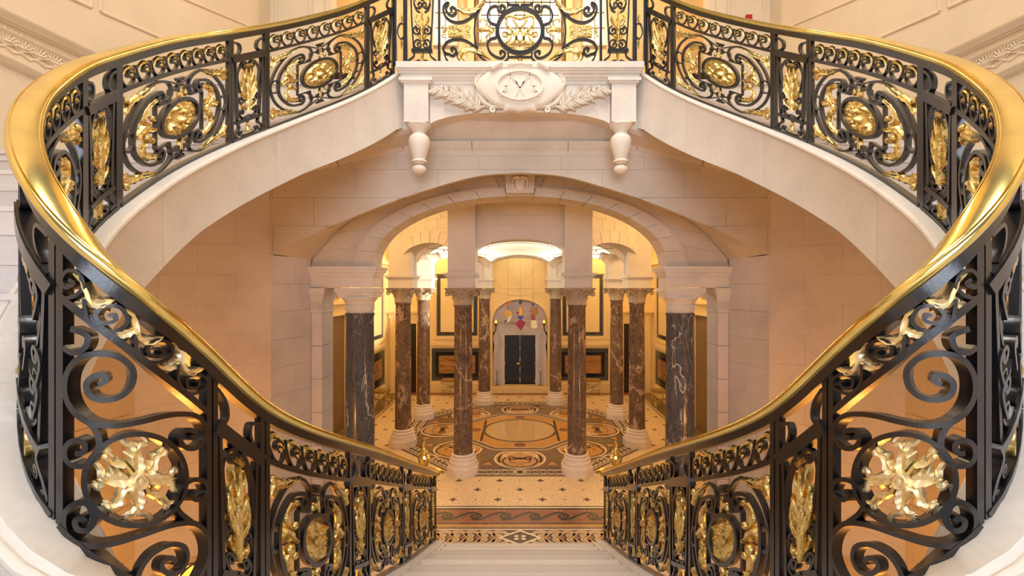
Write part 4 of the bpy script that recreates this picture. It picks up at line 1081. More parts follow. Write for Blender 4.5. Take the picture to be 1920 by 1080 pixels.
# ------------------------------------------------------------------ columns
def capital(root, r, z0, z1):
    """leafy capital from the neck z0 to the top z1"""
    h = z1 - z0
    bell = MB().lathe([(r * .98, z0), (r * 1.0, z0 + .3 * h), (r * 1.12, z0 + .6 * h), (r * 1.5, z0 + .84 * h)], 24).build('capital', 'stone_cap', root)
    def cyl_leaf(a, zb, zt, w, out):
        m = MB(); rows = []
        n = 9
        for i in range(n):
            t = i / (n - 1); rad = r * (1.0 + .06 * t) + out * max(0, t - .55) ** 1.5 * 2.6; z = zb + (zt - zb) * (t if t < .85 else .85 - (t - .85) * .9)
            ww = w * (1 - t ** 3 * .7) * (.75 + .25 * abs(math.sin(t * PI * 2.5 + .5)))
            row = []
            for j, o in ((-1, 0), (-.5, .014), (0, .008), (.5, .014), (1, 0)):
                an = a + j * ww / rad; row.append(((rad + o) * math.cos(an), (rad + o) * math.sin(an), z))
            for j in (1, 0, -1):
                an = a + j * ww / rad; row.append(((rad - .012) * math.cos(an), (rad - .012) * math.sin(an), z))
            rows.append(row)
        m.loft(rows).build('carved_leaf', 'stone_cap', bell)
    for k in range(8): cyl_leaf(k * PI / 4, z0, z0 + .50 * h, r * .34, .05)
    for k in range(4): cyl_leaf(k * PI / 2, z0 + .1 * h, z0 + .80 * h, r * .30, .06)
    for k in range(4):
        a = PI / 4 + k * PI / 2; m = MB()
        for g in (-1, 1):
            pts = []
            for j in range(26):
                t = j / 25
                if t < .45: rad = r * 1.02 + r * 1.15 * (t / .45) ** 1.6; z = z0 + .42 * h + .40 * h * (t / .45) ** .8
                else:
                    b = (t - .45) / .55 * 2 * PI * 1.2; rr_ = .16 * h * (1 - .7 * (t - .45) / .55); rad = r * 2.12 + rr_ * math.sin(b) ; z = z0 + .66 * h + rr_ * math.cos(b)
                off = g * r * (.45 * (1 - min(1, t / .45)) + .06)
                pts.append((rad * math.cos(a) - off * math.sin(a), rad * math.sin(a) + off * math.cos(a), z))
            m.tube(pts, r * .075, 6)
        m.build('volute', 'stone_cap', bell)
    m = MB(); rows = []
    for z, s2 in ((z1 - .17 * h, .93), (z1 - .13 * h, .96), (z1 - .10 * h, 1.0), (z1 - .0, 1.05)):
        ring = []
        for k in range(4):
            a = k * PI / 2 + PI / 4; R_ = r * 2.55 * s2; b = a + PI / 2
            p, q = Vector((R_ * math.cos(a), R_ * math.sin(a))), Vector((R_ * math.cos(b), R_ * math.sin(b)))
            tng = (q - p).normalized(); nn = Vector((-tng.y, tng.x)) * 1
            for t in (.08, .3, .5, .7, .92):
                v = p.lerp(q, t) + nn * (-0.0) ; c = Vector((0, 0)); cc = math.sin(PI * (t - .08) / .84) * r * .40
                v = v + (c - v).normalized() * cc; ring.append((v.x, v.y, z))
        rows.append(ring)
    m.loft(rows).build('abacus', 'stone_cap', bell)
    for k in range(4):
        a = k * PI / 2; m = MB(); cpt = (r * 1.45 * math.cos(a), r * 1.45 * math.sin(a), z1 - .10 * h)
        m.ball(cpt, r * .13)
        for j in range(5):
            b = 2 * PI * j / 5; m.ball((cpt[0] - math.sin(a) * math.cos(b) * r * .16, cpt[1] + math.cos(a) * math.cos(b) * r * .16, cpt[2] + math.sin(b) * r * .14), r * .09, n=7, m=4)
        m.build('carved_flower', 'stone_cap', bell)
M['stone_cap'] = stone('grey_carved_marble', (178, 158, 132), 0.22, 0.5, 0.4)
def column():
    root = thing('marble_column', 'x', 'column'); r = .19
    oc = lambda rr_: [(rr_ / math.cos(PI / 8) * math.cos(PI / 8 + k * PI / 4), rr_ / math.cos(PI / 8) * math.sin(PI / 8 + k * PI / 4)) for k in range(8)]
    MB().loft([[(x, y, z) for x, y in oc(q)] for q, z in ((.315, 0.0), (.315, .16), (.305, .17), (.297, .17), (.297, .20), (.285, .21))]).build('plinth', 'base_st', root, 20)
    MB().lathe([(.26, .20), (.285, .215), (.29, .24), (.28, .265), (.262, .272), (.252, .30), (.25, .315), (.262, .32), (.262, .332), (.25, .345), (.226, .352), (.222, .372), (.238, .384), (.238, .40), (.222, .412), (.20, .418)], 32).build('base_moulding', 'base_st', root)
    MB().lathe([(.205, .41), (.196, .44), (.192, .6), (.192, 1.4), (.186, 2.4), (.178, 3.40), (.186, 3.41), (.196, 3.42), (.199, 3.435), (.194, 3.45), (.18, 3.455)], 40).build('shaft', 'red_marble', root)
    capital(root, .185, 3.455, 3.80)
    return root
M['base_st'] = stone('rosy_white_marble', (232, 216, 200), 0.06, 0.35, 0.04)
spots = [(-HE, OC - AP, 'front left'), (HE, OC - AP, 'front right'), (-AP, OC - HE, 'near left side'), (AP, OC - HE, 'near right side'),
         (-AP, OC + HE, 'far left side'), (AP, OC + HE, 'far right side'), (-HE, OC + AP, 'left one nearest the black door'), (HE, OC + AP, 'right one nearest the black door')]
proto = column()
for i, (x, d, wd) in enumerate(spots):
    o = proto if i == 0 else copy_tree(proto)
    o.location = (x * H, d * H, 0); o['group'] = 'columns around the octagon'
    o['label'] = ('brown red marble column with leafy capital, ' + wd + (' of the octagon' if 'door' not in wd else ''))
    o.rotation_euler = (0, 0, math.atan2(d - OC, x) + PI / 2) if False else (0, 0, 0)
def black_column():
    root = thing('black_column', 'x', 'column'); r = .245
    MB().box(-.36, -.36, 0, .36, .36, .12).build('plinth', 'base_st', root, 0)
    MB().lathe([(.33, .12), (.35, .15), (.34, .19), (.30, .21), (.29, .24), (.31, .26), (.31, .28), (.27, .30), (.25, .31)], 32).build('base_moulding', 'base_st', root)
    MB().lathe([(.262, .305), (.25, .34), (.247, 1.0), (.243, 2.2), (.232, 3.30), (.24, 3.32), (.248, 3.34), (.248, 3.36), (.238, 3.37)], 48).build('shaft', 'black_marble', root)
    cp = MB().lathe([(.225, 3.37), (.228, 3.385), (.232, 3.39), (.232, 3.52), (.25, 3.53), (.25, 3.55), (.262, 3.57), (.285, 3.60), (.30, 3.62), (.30, 3.635)], 40).build('capital', 'stone', root)
    m = MB()
    for k in range(36):
        a = 2 * PI * k / 36; m.tube([(.233 * math.cos(a), .233 * math.sin(a), 3.40), (.233 * math.cos(a), .233 * math.sin(a), 3.51)], .011, 5)
    tag(m.build('capital_flutes', 'stone', cp), kind='stuff')
    ab = MB()
    for z0, z1, o in ((3.635, 3.68, .30), (3.68, 3.73, .315), (3.73, 3.80, .345)): ab.box(-o, -o * .78, z0, o, o * .78, z1)
    ab.build('abacus', 'stone', cp, 0)
    return root
pb = black_column(); pb.location = W(-.737, 2.125, -1); pb['label'] = 'black white-veined marble column with pale moulded capital left of the stair foot'
pb2 = copy_tree(pb); pb2.location = W(.737, 2.125, -1); pb2.rotation_euler = (0, 0, PI); pb2['label'] = 'black white-veined marble column with pale moulded capital right of the stair foot'
for o in (pb, pb2): o['group'] = 'black columns under the arch'

# ------------------------------------------------------------------ octagon arcade and vault
arc = thing('wall_arcade', None, None, W(0, OC, 0), kind='structure'); arc['label'] = 'octagonal stone arcade over the brown red columns'
OCV = Vector((0, OC * H, 0)); half = HE * H; apo = AP * H; ZT = ZC
spring, rise = .185, .078; aw = .252        # arch springing, rise, half width in eye heights
def arch_low(u): return (spring + rise * math.sqrt(max(0, 1 - (u / aw) ** 2))) if abs(u) < aw else .08
for k in range(8):
    a = k * PI / 4; nv = Vector((math.sin(a), -math.cos(a), 0)); tv = Vector((math.cos(a), math.sin(a), 0))
    def P(u, z, o): return OCV + nv * (apo + o * H) + tv * (u * H) + Vector((0, 0, H + z * H))
    face = MB(); rows = []
    us = sorted(set([-HE - .02, -aw - .0005, aw + .0005, HE + .02] + [round(aw * math.sin(PI / 2 * j / 16), 5) for j in range(-16, 17)]))
    for u in us:
        lo = arch_low(u); rows.append([P(u, lo, .035), P(u, ZT, .035), P(u, ZT, -.055), P(u, lo, -.055)])
    fo = face.loft(rows).build('arcade_face', 'stone2', arc, 25)
    # voussoirs of the arch, a little proud
    if k in (0, 1, 7, 2, 6):
        ts = lin_xs(-1, 1, 9)
        for t0, t1 in zip(ts, ts[1:]):
            n = 3; uu = [aw * math.sin(PI / 2 * (t0 + .008 + (t1 - t0 - .016) * j / n)) for j in range(n + 1)]
            poly = [P(u, arch_low(u), .038) for u in uu] + [P(u * 1.20, .06 + (arch_low(u) - .06) * 1.0 + .052 * math.sqrt(max(0, 1 - (u / aw) ** 2)) + .02, .038) for u in reversed(uu)]
            MB().prism(poly, -nv * .02).build('voussoir', 'stone2', fo, 0)
        for i in range(3):
            za, zb = .335 + i * .055 + .001, .335 + (i + 1) * .055 - .001
            for j in range(4):
                u0 = -.245 + .1225 * j + (.03 if i % 2 else 0) + .001; u1 = min(u0 + .1205, .245)
                MB().prism([P(u0, za, .037), P(u1, za, .037), P(u1, zb, .037), P(u0, zb, .037)], -nv * .02).build('stone_block', 'stone2', fo, 0)
for i, (x, d, wd) in enumerate(spots):
    # pier and cornice block on each column
    c = W(x, d, 0)
    def sq(hw_, z0, z1, nm):
        MB().box(c.x - hw_ * H, c.y - hw_ * H, H + z0 * H, c.x + hw_ * H, c.y + hw_ * H, H + z1 * H).build(nm, 'stone2', arc, 0)
    sq(.074, .0, .052, 'impost_block'); sq(.078, .052, .058, 'impost_cornice'); sq(.084, .058, .066, 'impost_cornice'); sq(.092, .066, .080, 'impost_cornice'); sq(.073, .080, ZT, 'pier')
# groined vault inside the ring
N = 48; rows = []
def vz(x, y):
    best = spring - .02
    for k in range(4):
        a = k * PI / 4; u = abs(-x * math.sin(a) + y * math.cos(a))
        if u < .262: best = max(best, spring + .004 + .082 * math.sqrt(1 - (u / .262) ** 2))
    return best
for i in range(N + 1):
    row = []
    for j in range(N + 1):
        x = -.72 + 1.44 * i / N; y = -.72 + 1.44 * j / N
        m_ = max(abs(x), abs(y), (abs(x) + abs(y)) / math.sqrt(2)); s2 = min(1, .72 / max(m_, 1e-6)); x *= s2; y *= s2
        row.append(W(x, OC + y, vz(x, y)))
    rows.append(row)
MB().loft(rows, closed=False, caps=False).build('vault', 'vault', arc, 60)
# painted ribs and panel lines of the vault
def vault_line(pts, w=.010):
    m = MB(); P_ = [W(x, OC + y, vz(x, y) - .003) for x, y in pts]; rr_ = []
    for i, p in enumerate(P_):
        T = (P_[min(i + 1, len(P_) - 1)] - P_[max(i - 1, 0)]).normalized(); B = T.cross(Vector((0, 0, 1))).normalized()
        rr_.append([p - B * w, p + B * w, p + B * w + Vector((0, 0, .01)), p - B * w + Vector((0, 0, .01))])
    m.loft(rr_); m.build('vault_fillet', 't_olive', arc, 0)
for k in range(8):
    a = k * PI / 4; ca, sa = math.cos(a), math.sin(a)
    for v in (.50, .60):
        vault_line([(v * sa + u * ca, -v * ca + u * sa) for u in lin_xs(-.245, .245, 16)])
    for u in (-.17, .17): vault_line([(v * sa + u * ca, -v * ca + u * sa) for v in lin_xs(.50, .66, 4)])
# barrel over the bay between the ring and the door
m = MB(); rows = []
for x in [-.35 + .7 * k / 24 for k in range(25)]:
    z = .215 + .075 * math.sqrt(max(0, 1 - (x / .36) ** 2)); rows.append([W(x, OC + AP + .055, z), W(x, DH, z), W(x, DH, z + .02), W(x, OC + AP + .055, z + .02)])
m.loft(rows).build('door_bay_vault', 'vault', arc, 40)

# ------------------------------------------------------------------ mosaic floor
LZ = [0.0012]
def flat(parent, pts, mat, name, lift):
    m = MB(); m.prism([Vector((x * H, d * H, lift)) for x, d in pts], (0, 0, -.001)); return m.build(name, mat, parent, 0)
def ribbon(mb, pts, w, lift, loop=False):
    P_ = [Vector((x * H, d * H)) for x, d in pts]; n = len(P_); rows = []
    for i in range(n):
        T = (P_[(i + 1) % n] - P_[i - 1]) if loop else (P_[min(i + 1, n - 1)] - P_[max(i - 1, 0)])
        if T.length < 1e-9: T = Vector((1, 0))
        T.normalize(); B = Vector((-T.y, T.x)) * (w(i / (n - 1)) if callable(w) else w) * H / 2
        rows.append([(P_[i].x - B.x, P_[i].y - B.y, lift), (P_[i].x + B.x, P_[i].y + B.y, lift)])
    if loop: rows.append(rows[0])
    mb.loft(rows, closed=False, caps=False); return mb
def rect(x0, x1, d0, d1): return [(x0, d0), (x1, d0), (x1, d1), (x0, d1)]
# little flowers and dots of the field
fl = MB()
for k in range(4):
    a = k * PI / 2; fl.prism([Vector((.062 * math.cos(a + b) * q * 1.0, .062 * math.sin(a + b) * q, .0012)) for b, q in ((-.75, .5), (-.45, .95), (0, 1.2), (.45, .95), (.75, .5))] + [Vector((0, 0, .0012))], (0, 0, -.001))
flm = fl.mesh('mosaic_flower', 't_brown', 0)
dots = MB(); octm = lambda x, d, R_: max(abs(x), abs(d - OC), (abs(x) + abs(d - OC)) / math.sqrt(2)) < R_
row = 0; d = 2.181
while d < 4.36:
    off = .1055 if row % 2 == 0 else 0
    for k in range(-5, 6):
        x = k * .211 + off
        if abs(x) < 1.08 and not octm(x, d, AP + .08): put('mosaic_flower', flm, floor, (x * H, d * H, 0))
        x2 = x + .1055
        if abs(x2) < 1.08 and not octm(x2, d, AP + .08): dots.box((x2 - .004) * H, (d - .004) * H, .0, (x2 + .004) * H, (d + .004) * H, .0012)
    d += .1076; row += 1
tag(dots.build('mosaic_dots', 't_dark', floor, 0), kind='stuff')
# side and back borders
for sx in (-1, 1):
    a, b = sorted((sx * 1.135, sx * XH)); flat(floor, rect(a, b, D3, DH), 't_olive', 'mosaic_border', .001)
    for u in (1.10, 1.125): a, b = sorted((sx * u, sx * (u + .008))); flat(floor, rect(a, b, D3, DH - .14), 't_dark', 'mosaic_line', .0014)
flat(floor, rect(-1.135, 1.135, DH - .12, DH), 't_rust', 'mosaic_border', .0009)
# bands at the foot of the stairs
for d0, d1, mt in ((2.108, 2.116, 't_dark'), (2.096, 2.107, 't_white'), (2.082, 2.096, 't_dark'), (1.962, 2.082, 't_rust'), (1.953, 1.962, 't_dark'), (1.930, 1.953, 't_ochre'), (1.913, 1.930, 't_grey'), (1.906, 1.913, 't_white'), (1.79, 1.906, 't_brown')):
    flat(floor, rect(-.93, .93, d0, d1), mt, 'mosaic_band', .001)
for k in range(-7, 7):       # running waves
    c = k * .1277 + .045; dm_ = 2.020; m = MB()
    P_ = [Vector((c - .1277, dm_ - .03)), Vector((c - .085, dm_ - .022)), Vector((c - .045, dm_ + .012)), Vector((c - .005, dm_ + .034)), Vector((c + .024, dm_ + .026))]
    ribbon(m, [(p.x, p.y) for p in path(P_, end=(-1, .026, 1.35))], .011, .0022); m.build('mosaic_wave', 't_dark', floor, 0)
    m = MB(); ribbon(m, [(p.x + .008, p.y - .008) for p in path(P_, end=(-1, .024, 1.0))], .009, .0018); m.build('mosaic_wave_shade', 't_slate', floor, 0)
    for e in (-.012, .012):
        MB().box((c + e - .0022) * H, (2.070) * H, .0, (c + e + .0022) * H, 2.0745 * H, .002).build('mosaic_dot', 't_white', floor, 0)
for g in (-1, 1):            # paired scrolls either side of the diamond
    for k in range(12):
        for v in (-1, 1):
            c = (.085 + k * .0565); dm_ = 1.848
            P_ = [Vector((c - .045, dm_ + v * .010)), Vector((c - .02, dm_ + v * .040)), Vector((c + .012, dm_ + v * .044)), Vector((c + .022, dm_ + v * .022))]
            pts = [(g * p.x, p.y) for p in path(P_, end=(-v, .017, 1.0))]
            m = MB(); ribbon(m, pts, .017, .0018); m.build('mosaic_scroll', 't_white', floor, 0)
            m = MB(); ribbon(m, pts, .011, .0024); m.build('mosaic_scroll_fill', 't_tan', floor, 0)
        c = (.085 + k * .0565 - .03) * g; flat(floor, [(c - .016, 1.848), (c, 1.836), (c + .016, 1.848), (c, 1.860)], 't_rust', 'mosaic_leaf', .002)
for q, mt, lf_ in ((.088, 't_white', .003), (.070, 't_brown', .0034)): flat(floor, [(-q, 1.848), (0, 1.848 - q * .66), (q, 1.848), (0, 1.848 + q * .66)], mt, 'mosaic_diamond', lf_)
for a in range(4):
    b = PI / 4 + a * PI / 2; flat(floor, [(.02 * math.cos(b) + .010 * math.cos(t), 1.848 + .014 * math.sin(b) + .007 * math.sin(t)) for t in lin_xs(0, 2 * PI, 10)[:-1]], 't_white', 'mosaic_petal', .0038)
# the octagon carpet
def octp(R_): return [(R_ / math.cos(PI / 8) * math.cos(PI / 8 + k * PI / 4), OC + R_ / math.cos(PI / 8) * math.sin(PI / 8 + k * PI / 4)) for k in range(8)]
carpet = flat(floor, octp(AP + .055), 't_dark', 'mosaic_octagon', .0014)
flat(carpet, octp(AP + .045), 't_rust', 'mosaic_octagon_border', .0018); flat(carpet, octp(AP - .045), 't_dark', 'mosaic_octagon_border', .0020); flat(carpet, octp(AP - .055), 't_grey', 'mosaic_octagon_field', .0022)
for k in range(8):
    a = k * PI / 4; ca, sa = math.cos(a), math.sin(a)
    T = lambda u, v: (u * ca + v * sa, OC + u * sa - v * ca)     # v outwards, u along the edge
    # guilloche strip between two columns
    gs = flat(carpet, [T(-.23, AP - .032), T(.23, AP - .032), T(.23, AP + .032), T(-.23, AP + .032)], 't_brown', 'guilloche_strip', .0024)
    for v in (-.036, .036):
        m = MB(); ribbon(m, [T(-.235, AP + v), T(.235, AP + v)], .006, .0028); m.build('mosaic_line', 't_white', gs, 0)
    m = MB()
    for j in range(11):
        u = -.21 + .042 * j; rr_ = .021 if j != 5 else .03
        ribbon(m, [T(u + rr_ * 1.1 * math.cos(t), AP + rr_ * math.sin(t)) for t in lin_xs(0, 2 * PI, 14)[:-1]], .009, .003, True)
    tag(m.build('guilloche_rings', 't_white', gs, 0), kind='stuff')
    # lobed medallion
    v0 = .545; rr_ = .152
    lob = [T(rr_ * math.sin(t), v0 + rr_ * math.cos(t)) for t in lin_xs(-2.45, 2.45, 28)]
    md = flat(carpet, lob, 't_white', 'mosaic_medallion', .0026)
    flat(md, [T(.94 * rr_ * math.sin(t), v0 + .94 * rr_ * math.cos(t)) for t in lin_xs(-2.42, 2.42, 28)], 't_tan' if k % 2 == 0 else 't_ochre', 'medallion_field', .003)
    for g in (-1, 1):
        for pts, e, w_, mt in (([(.0, .13), (.06, .12), (.10, .05), (.085, -.01)], (-1, .034, 1.1), .013, 't_brown'), ([(.01, .07), (.05, .06), (.06, .01)], (-1, .022, 1.0), .011, 't_rust'), ([(.02, -.09), (.06, -.08), (.10, -.05)], (1, .020, 1.0), .010, 't_white'), ([(.115, .06), (.125, .0), (.11, -.06)], None, .016, 't_dark')):
            P_ = path([Vector((p[0], p[1])) for p in pts], end=e) if e else cat2([Vector(p) for p in pts], 5)
            m = MB(); ribbon(m, [T(g * p.x, v0 + p.y) for p in P_], w_, .0034); m.build('mosaic_scroll', mt, md, 0)
    flat(md, [T(u, v0 + v) for u, v in ((-.035, -.016), (.035, -.016), (.035, .016), (-.035, .016))], 't_dark' if k % 2 == 0 else 't_rust', 'medallion_heart', .0036)
    flat(md, [T(u, v0 + v) for u, v in ((-.012, .04), (.012, .04), (.022, .10), (0, .135), (-.022, .10))], 't_ochre', 'mosaic_petal', .0036)
    # triangles at the corners
    b = a + PI / 8; cb, sb = math.cos(b), math.sin(b); T2 = lambda u, v: (u * cb + v * sb, OC + u * sb - v * cb)
    for q, mt, lf_ in ((1, 't_brown', .0026), (.72, 't_ochre', .003)):
        for g in (-1, 1): flat(carpet, [T2(g * (.075 + .045 * q), .655), T2(g * (.075 - .05 * q), .655 + .03 * q), T2(g * (.075 - .02 * q), .655 - .05 * q)], mt, 'mosaic_triangle', lf_)
    m = MB(); ribbon(m, [(T2(p.x, p.y)) for p in path([Vector((-.05, .50)), Vector((-.02, .56)), Vector((.03, .585))], end=(-1, .025, 1.1))], .012, .0028); m.build('mosaic_scroll', 't_olive', carpet, 0)
    flat(carpet, [T2(.03 * math.cos(t), .60 + .05 * math.sin(t)) for t in lin_xs(0, 2 * PI, 14)[:-1]], 't_olive', 'mosaic_leaf', .0025)
for R_, mt, lf_ in ((.405, 't_white', .0038), (.398, 't_grey', .004), (.362, 't_white', .0042), (.356, 't_ochre', .0044)): flat(carpet, octp(R_), mt, 'centre_octagon', lf_)
cd = None
for rr_, mt, lf_ in ((.262, 't_slate', .0048), (.252, 't_dark', .005), (.244, 'disc', .0054)):
    o = flat(carpet, [(rr_ * math.cos(t), OC + rr_ * math.sin(t)) for t in lin_xs(0, 2 * PI, 64)[:-1]], mt, 'centre_disc', lf_)
for k in range(4):
    a = k * PI / 2
    flat(carpet, [(.312 * math.cos(a) + .036 * math.cos(t), OC + .312 * math.sin(a) + .036 * math.sin(t)) for t in lin_xs(0, 2 * PI, 20)[:-1]], 't_brown', 'mosaic_boss', .005)
    flat(carpet, [(.312 * math.cos(a) + .024 * math.cos(t), OC + .312 * math.sin(a) + .024 * math.sin(t)) for t in lin_xs(0, 2 * PI, 16)[:-1]], 't_rust', 'mosaic_boss', .0054)
for g in (-1, 1):
    flat(carpet, rect(g * .255 - .008, g * .255 + .008, OC - .24, OC + .24), 't_dark', 'mosaic_line', .0046)

# ------------------------------------------------------------------ things in the hall
def candlestick(x, label):
    d = DH + .045; root = thing('floor_candlestick', label, 'candlestick', W(x, d, -.95), 'black floor candlesticks by the door'); z0 = -.95
    k = H * .001
    MB().lathe([(3 * k, 10 * k), (3 * k, 60 * k), (7 * k, 64 * k), (3 * k, 70 * k), (3 * k, 110 * k), (6 * k, 114 * k), (3 * k, 118 * k), (3 * k, 138 * k), (13 * k, 141 * k), (13 * k, 144 * k)], 10, W(x, d, z0)).build('stem', 'iron', root)
    for j in range(3):
        a = PI / 2 + j * 2 * PI / 3; c = W(x, d, z0)
        MB().tube([c + Vector((0, 0, 22 * k)), c + Vector((14 * k * math.cos(a), 14 * k * math.sin(a), 14 * k)), c + Vector((26 * k * math.cos(a), 26 * k * math.sin(a), 2 * k))], 2.5 * k, 6).build('foot', 'iron', root)
    MB().lathe([(7.5 * k, 144 * k), (7.5 * k, 176 * k), (5 * k, 178 * k)], 12, W(x, d, z0)).build('candle', 'wax', root)
candlestick(-.222, 'black floor candlestick with ivory candle left of the black door'); candlestick(.198, 'black floor candlestick with ivory candle right of the black door')
def torchere(sx):
    d = DH + .05; x = sx * .268; root = thing('torch_sconce', 'dark bronze torch bearer on a wall bracket ' + ('left' if sx < 0 else 'right') + ' of the black door', 'wall lamp', W(x, d, -.73), 'torch bearers beside the door')
    P_ = lambda a, b: W(x + sx * a - sx * .0, d - .02, b)
    MB().lathe([(.02, -.14), (.05, -.10), (.07, -.04), (.10, -.02), (.11, 0)], 14, W(x, d - .02, -.71)).build('bracket', 'plaster', root)
    MB().tube([P_(0, -.71), P_(.004, -.64), P_(-.004, -.56), P_(.002, -.50), P_(-.004, -.46)], lambda t: .03 + .035 * math.sin(PI * min(1, t * 1.1)), 8).build('figure', 'bronze', root)
    MB().ball(P_(-.006, -.435), .045).build('head', 'bronze', root)
    MB().tube([P_(0, -.475), P_(-.016, -.44), P_(-.034, -.405), P_(-.036, -.35)], .018, 6).build('raised_arm', 'bronze', root)
    MB().lathe([(.015, 0), (.05, .04), (.055, .07), (.03, .075)], 12, P_(-.036, -.36)).build('torch_cup', 'bronze', root)
    MB().lathe([(.03, 0), (.045, .04), (.03, .09), (.006, .14)], 10, P_(-.036, -.342)).build('flame_shade', 'lampglass', root)
torchere(-1); torchere(1)
def stool(px, py, d, rz, label, back=True):
    p = PX(px, py, d); p.z = 0; root = thing('curule_stool', label, 'stool', p, 'gilt curule stools along the hall walls')
    def L(x, y, z): return p + Vector((x * math.cos(rz) - y * math.sin(rz), x * math.sin(rz) + y * math.cos(rz), z))
    for y in (-.17, .17):
        MB().tube([L(.27 * math.cos(t), y, .56 - .30 * math.sin(t)) for t in lin_xs(.05, PI - .05, 14)], .020, 7).build('upper_bow', 'gold', root)
        MB().tube([L(.27 * math.cos(t), y, .0 + .27 * math.sin(t)) for t in lin_xs(.08, PI - .08, 14)], .020, 7).build('lower_bow', 'gold', root)
        MB().ball(L(0, y, .265), .035).build('boss', 'gold', root)
    MB().tube([L(0, -.17, .265), L(0, .17, .265)], .016, 6).build('stretcher', 'gold', root)
    m = MB(); m.prism([L(-.23, -.19, .50), L(.23, -.19, .50), L(.23, .19, .50), L(-.23, .19, .50)], (0, 0, .07)); m.build('seat_cushion', 'velvet', root)
stool(842, 733, 4.30, 0, 'gilt curule stool under the left marble panel of the back wall'); stool(1112, 733, 4.30, 0, 'gilt curule stool under the right marble panel of the back wall')
stool(717, 756, 3.85, PI / 2, 'gilt curule stool against the left hall wall'); stool(1236, 756, 3.85, PI / 2, 'gilt curule stool against the right hall wall')
def brass_stand(sx):
    x = sx * .395; d = 1.90; root = thing('brass_stand', 'turned brass stand with round tray behind the ' + ('left' if sx < 0 else 'right') + ' stair newel', 'stand', W(x, d, -1), 'brass stands at the foot of the stairs')
    c = W(x, d, -1)
    MB().lathe([(.20, 0), (.20, .03), (.08, .06), (.03, .12), (.03, .50), (.05, .54), (.03, .58), (.03, .86)], 20, c).build('pedestal', 'brass', root)
    MB().lathe([(.03, .86), (.07, .90), (.05, .95), (.035, .98), (.06, 1.03), (.095, 1.09), (.10, 1.15), (.07, 1.19), (.05, 1.20), (.075, 1.23), (.05, 1.27), (.028, 1.30), (.03, 1.33), (.018, 1.36), (.022, 1.385), (.006, 1.41)], 18, c).build('urn_finial', 'brass', root)
    t = W(x - sx * .03, d, -1); MB().lathe([(.02, .86), (.12, .87), (.155, .90), (.16, .93), (.148, .925), (.02, .89)], 20, Vector((t.x, t.y, 0))).build('round_tray', 'brass', root)
brass_stand(-1); brass_stand(1)
# hanging art: painted metal shapes on wires in front of the niche
def art(label, plates, wire_x):
    d = 4.05; k = d * H / FPX; root = thing('hanging_mobile', label, 'sculpture', PX(wire_x, 560, d), 'hanging painted mobiles before the door')
    Q = lambda x, y, o=0: Vector(((880 + x / 6 - CX) * k, d * H + o, H + (CY - 560 - y / 6) * k))
    MB().tube([Vector((Q(plates[0][2], 0).x, d * H, H + .283 * H)), Q(plates[0][2], plates[0][3])], .003, 5).build('wire', 'iron', root)
    for i, (mat, pts, a, b) in enumerate(plates):
        MB().prism([Q(x, y, .012 * (i % 3)) for x, y in pts], (0, .010, 0)).build('painted_plate', mat, root, 0)
art('hanging mobile of mustard and orange plates, leftmost over the black door', [('art_orange', [(388, 75), (478, 32), (478, 50), (415, 90)], 432, 60), ('art_violet', [(428, 82), (438, 80), (440, 118), (430, 124)], 430, 100), ('art_mustard', [(425, 122), (480, 155), (478, 180), (440, 228), (388, 195), (385, 165)], 430, 150), ('art_cream', [(420, 238), (462, 190), (476, 200), (448, 262), (430, 268)], 440, 230), ('art_green_black', [(390, 262), (415, 232), (428, 238), (400, 268)], 400, 250), ('art_yellow', [(398, 210), (412, 222), (404, 232), (392, 222)], 400, 220)], 953)
art('hanging mobile with crimson diamond, middle one over the black door', [('art_green_black', [(550, 42), (560, 22), (585, 16), (600, 40), (574, 72)], 575, 30), ('art_orange', [(572, 90), (598, 82), (612, 110), (604, 165), (618, 188), (585, 185)], 590, 130), ('art_rust', [(520, 150), (562, 142), (562, 180), (545, 185)], 540, 160), ('art_yellow', [(568, 105), (580, 95), (594, 150), (590, 190), (556, 188)], 575, 150), ('art_cobalt', [(540, 200), (575, 186), (612, 198), (600, 225), (575, 236), (550, 224)], 575, 210), ('art_crimson', [(575, 228), (636, 268), (582, 362), (512, 284)], 575, 290)], 974)
art('hanging mobile with ochre square and cream plate, rightmost over the black door', [('art_violet', [(702, 66), (710, 50), (724, 50), (732, 66), (724, 88), (708, 88)], 717, 60), ('art_ochre', [(684, 96), (768, 92), (780, 160), (768, 178), (700, 182)], 725, 130), ('art_green_black', [(660, 146), (690, 138), (690, 150)], 680, 145), ('art_rust', [(700, 180), (740, 180), (740, 242), (696, 242)], 715, 210), ('art_cream', [(692, 248), (756, 246), (764, 325), (745, 334), (696, 330)], 725, 290)], 1000)
# amber floor lamps under the flights
def floor_lamp(sx):
    c = W(sx * 1.02, 1.45, -1); root = thing('amber_floor_lamp', 'amber glass lamp in dark iron rings under the ' + ('left' if sx < 0 else 'right') + ' flight', 'lamp', c)
    MB().lathe([(.16, 0), (.16, .03), (.05, .06), (.04, .10)], 18, c).build('base', 'bronze', root)
    MB().ball(c + Vector((0, 0, .30)), .20, 1, 1, 1, 18, 12).build('glass_globe', 'lampglass', root)
    for j in range(3):
        a = j * PI / 3; MB().tube([c + Vector((.215 * math.cos(a) * math.cos(t), .215 * math.sin(a) * math.cos(t), .30 + .215 * math.sin(t))) for t in lin_xs(0, 2 * PI, 24)[:-1]], .012, 6, True).build('ring', 'iron', root)
floor_lamp(-1)

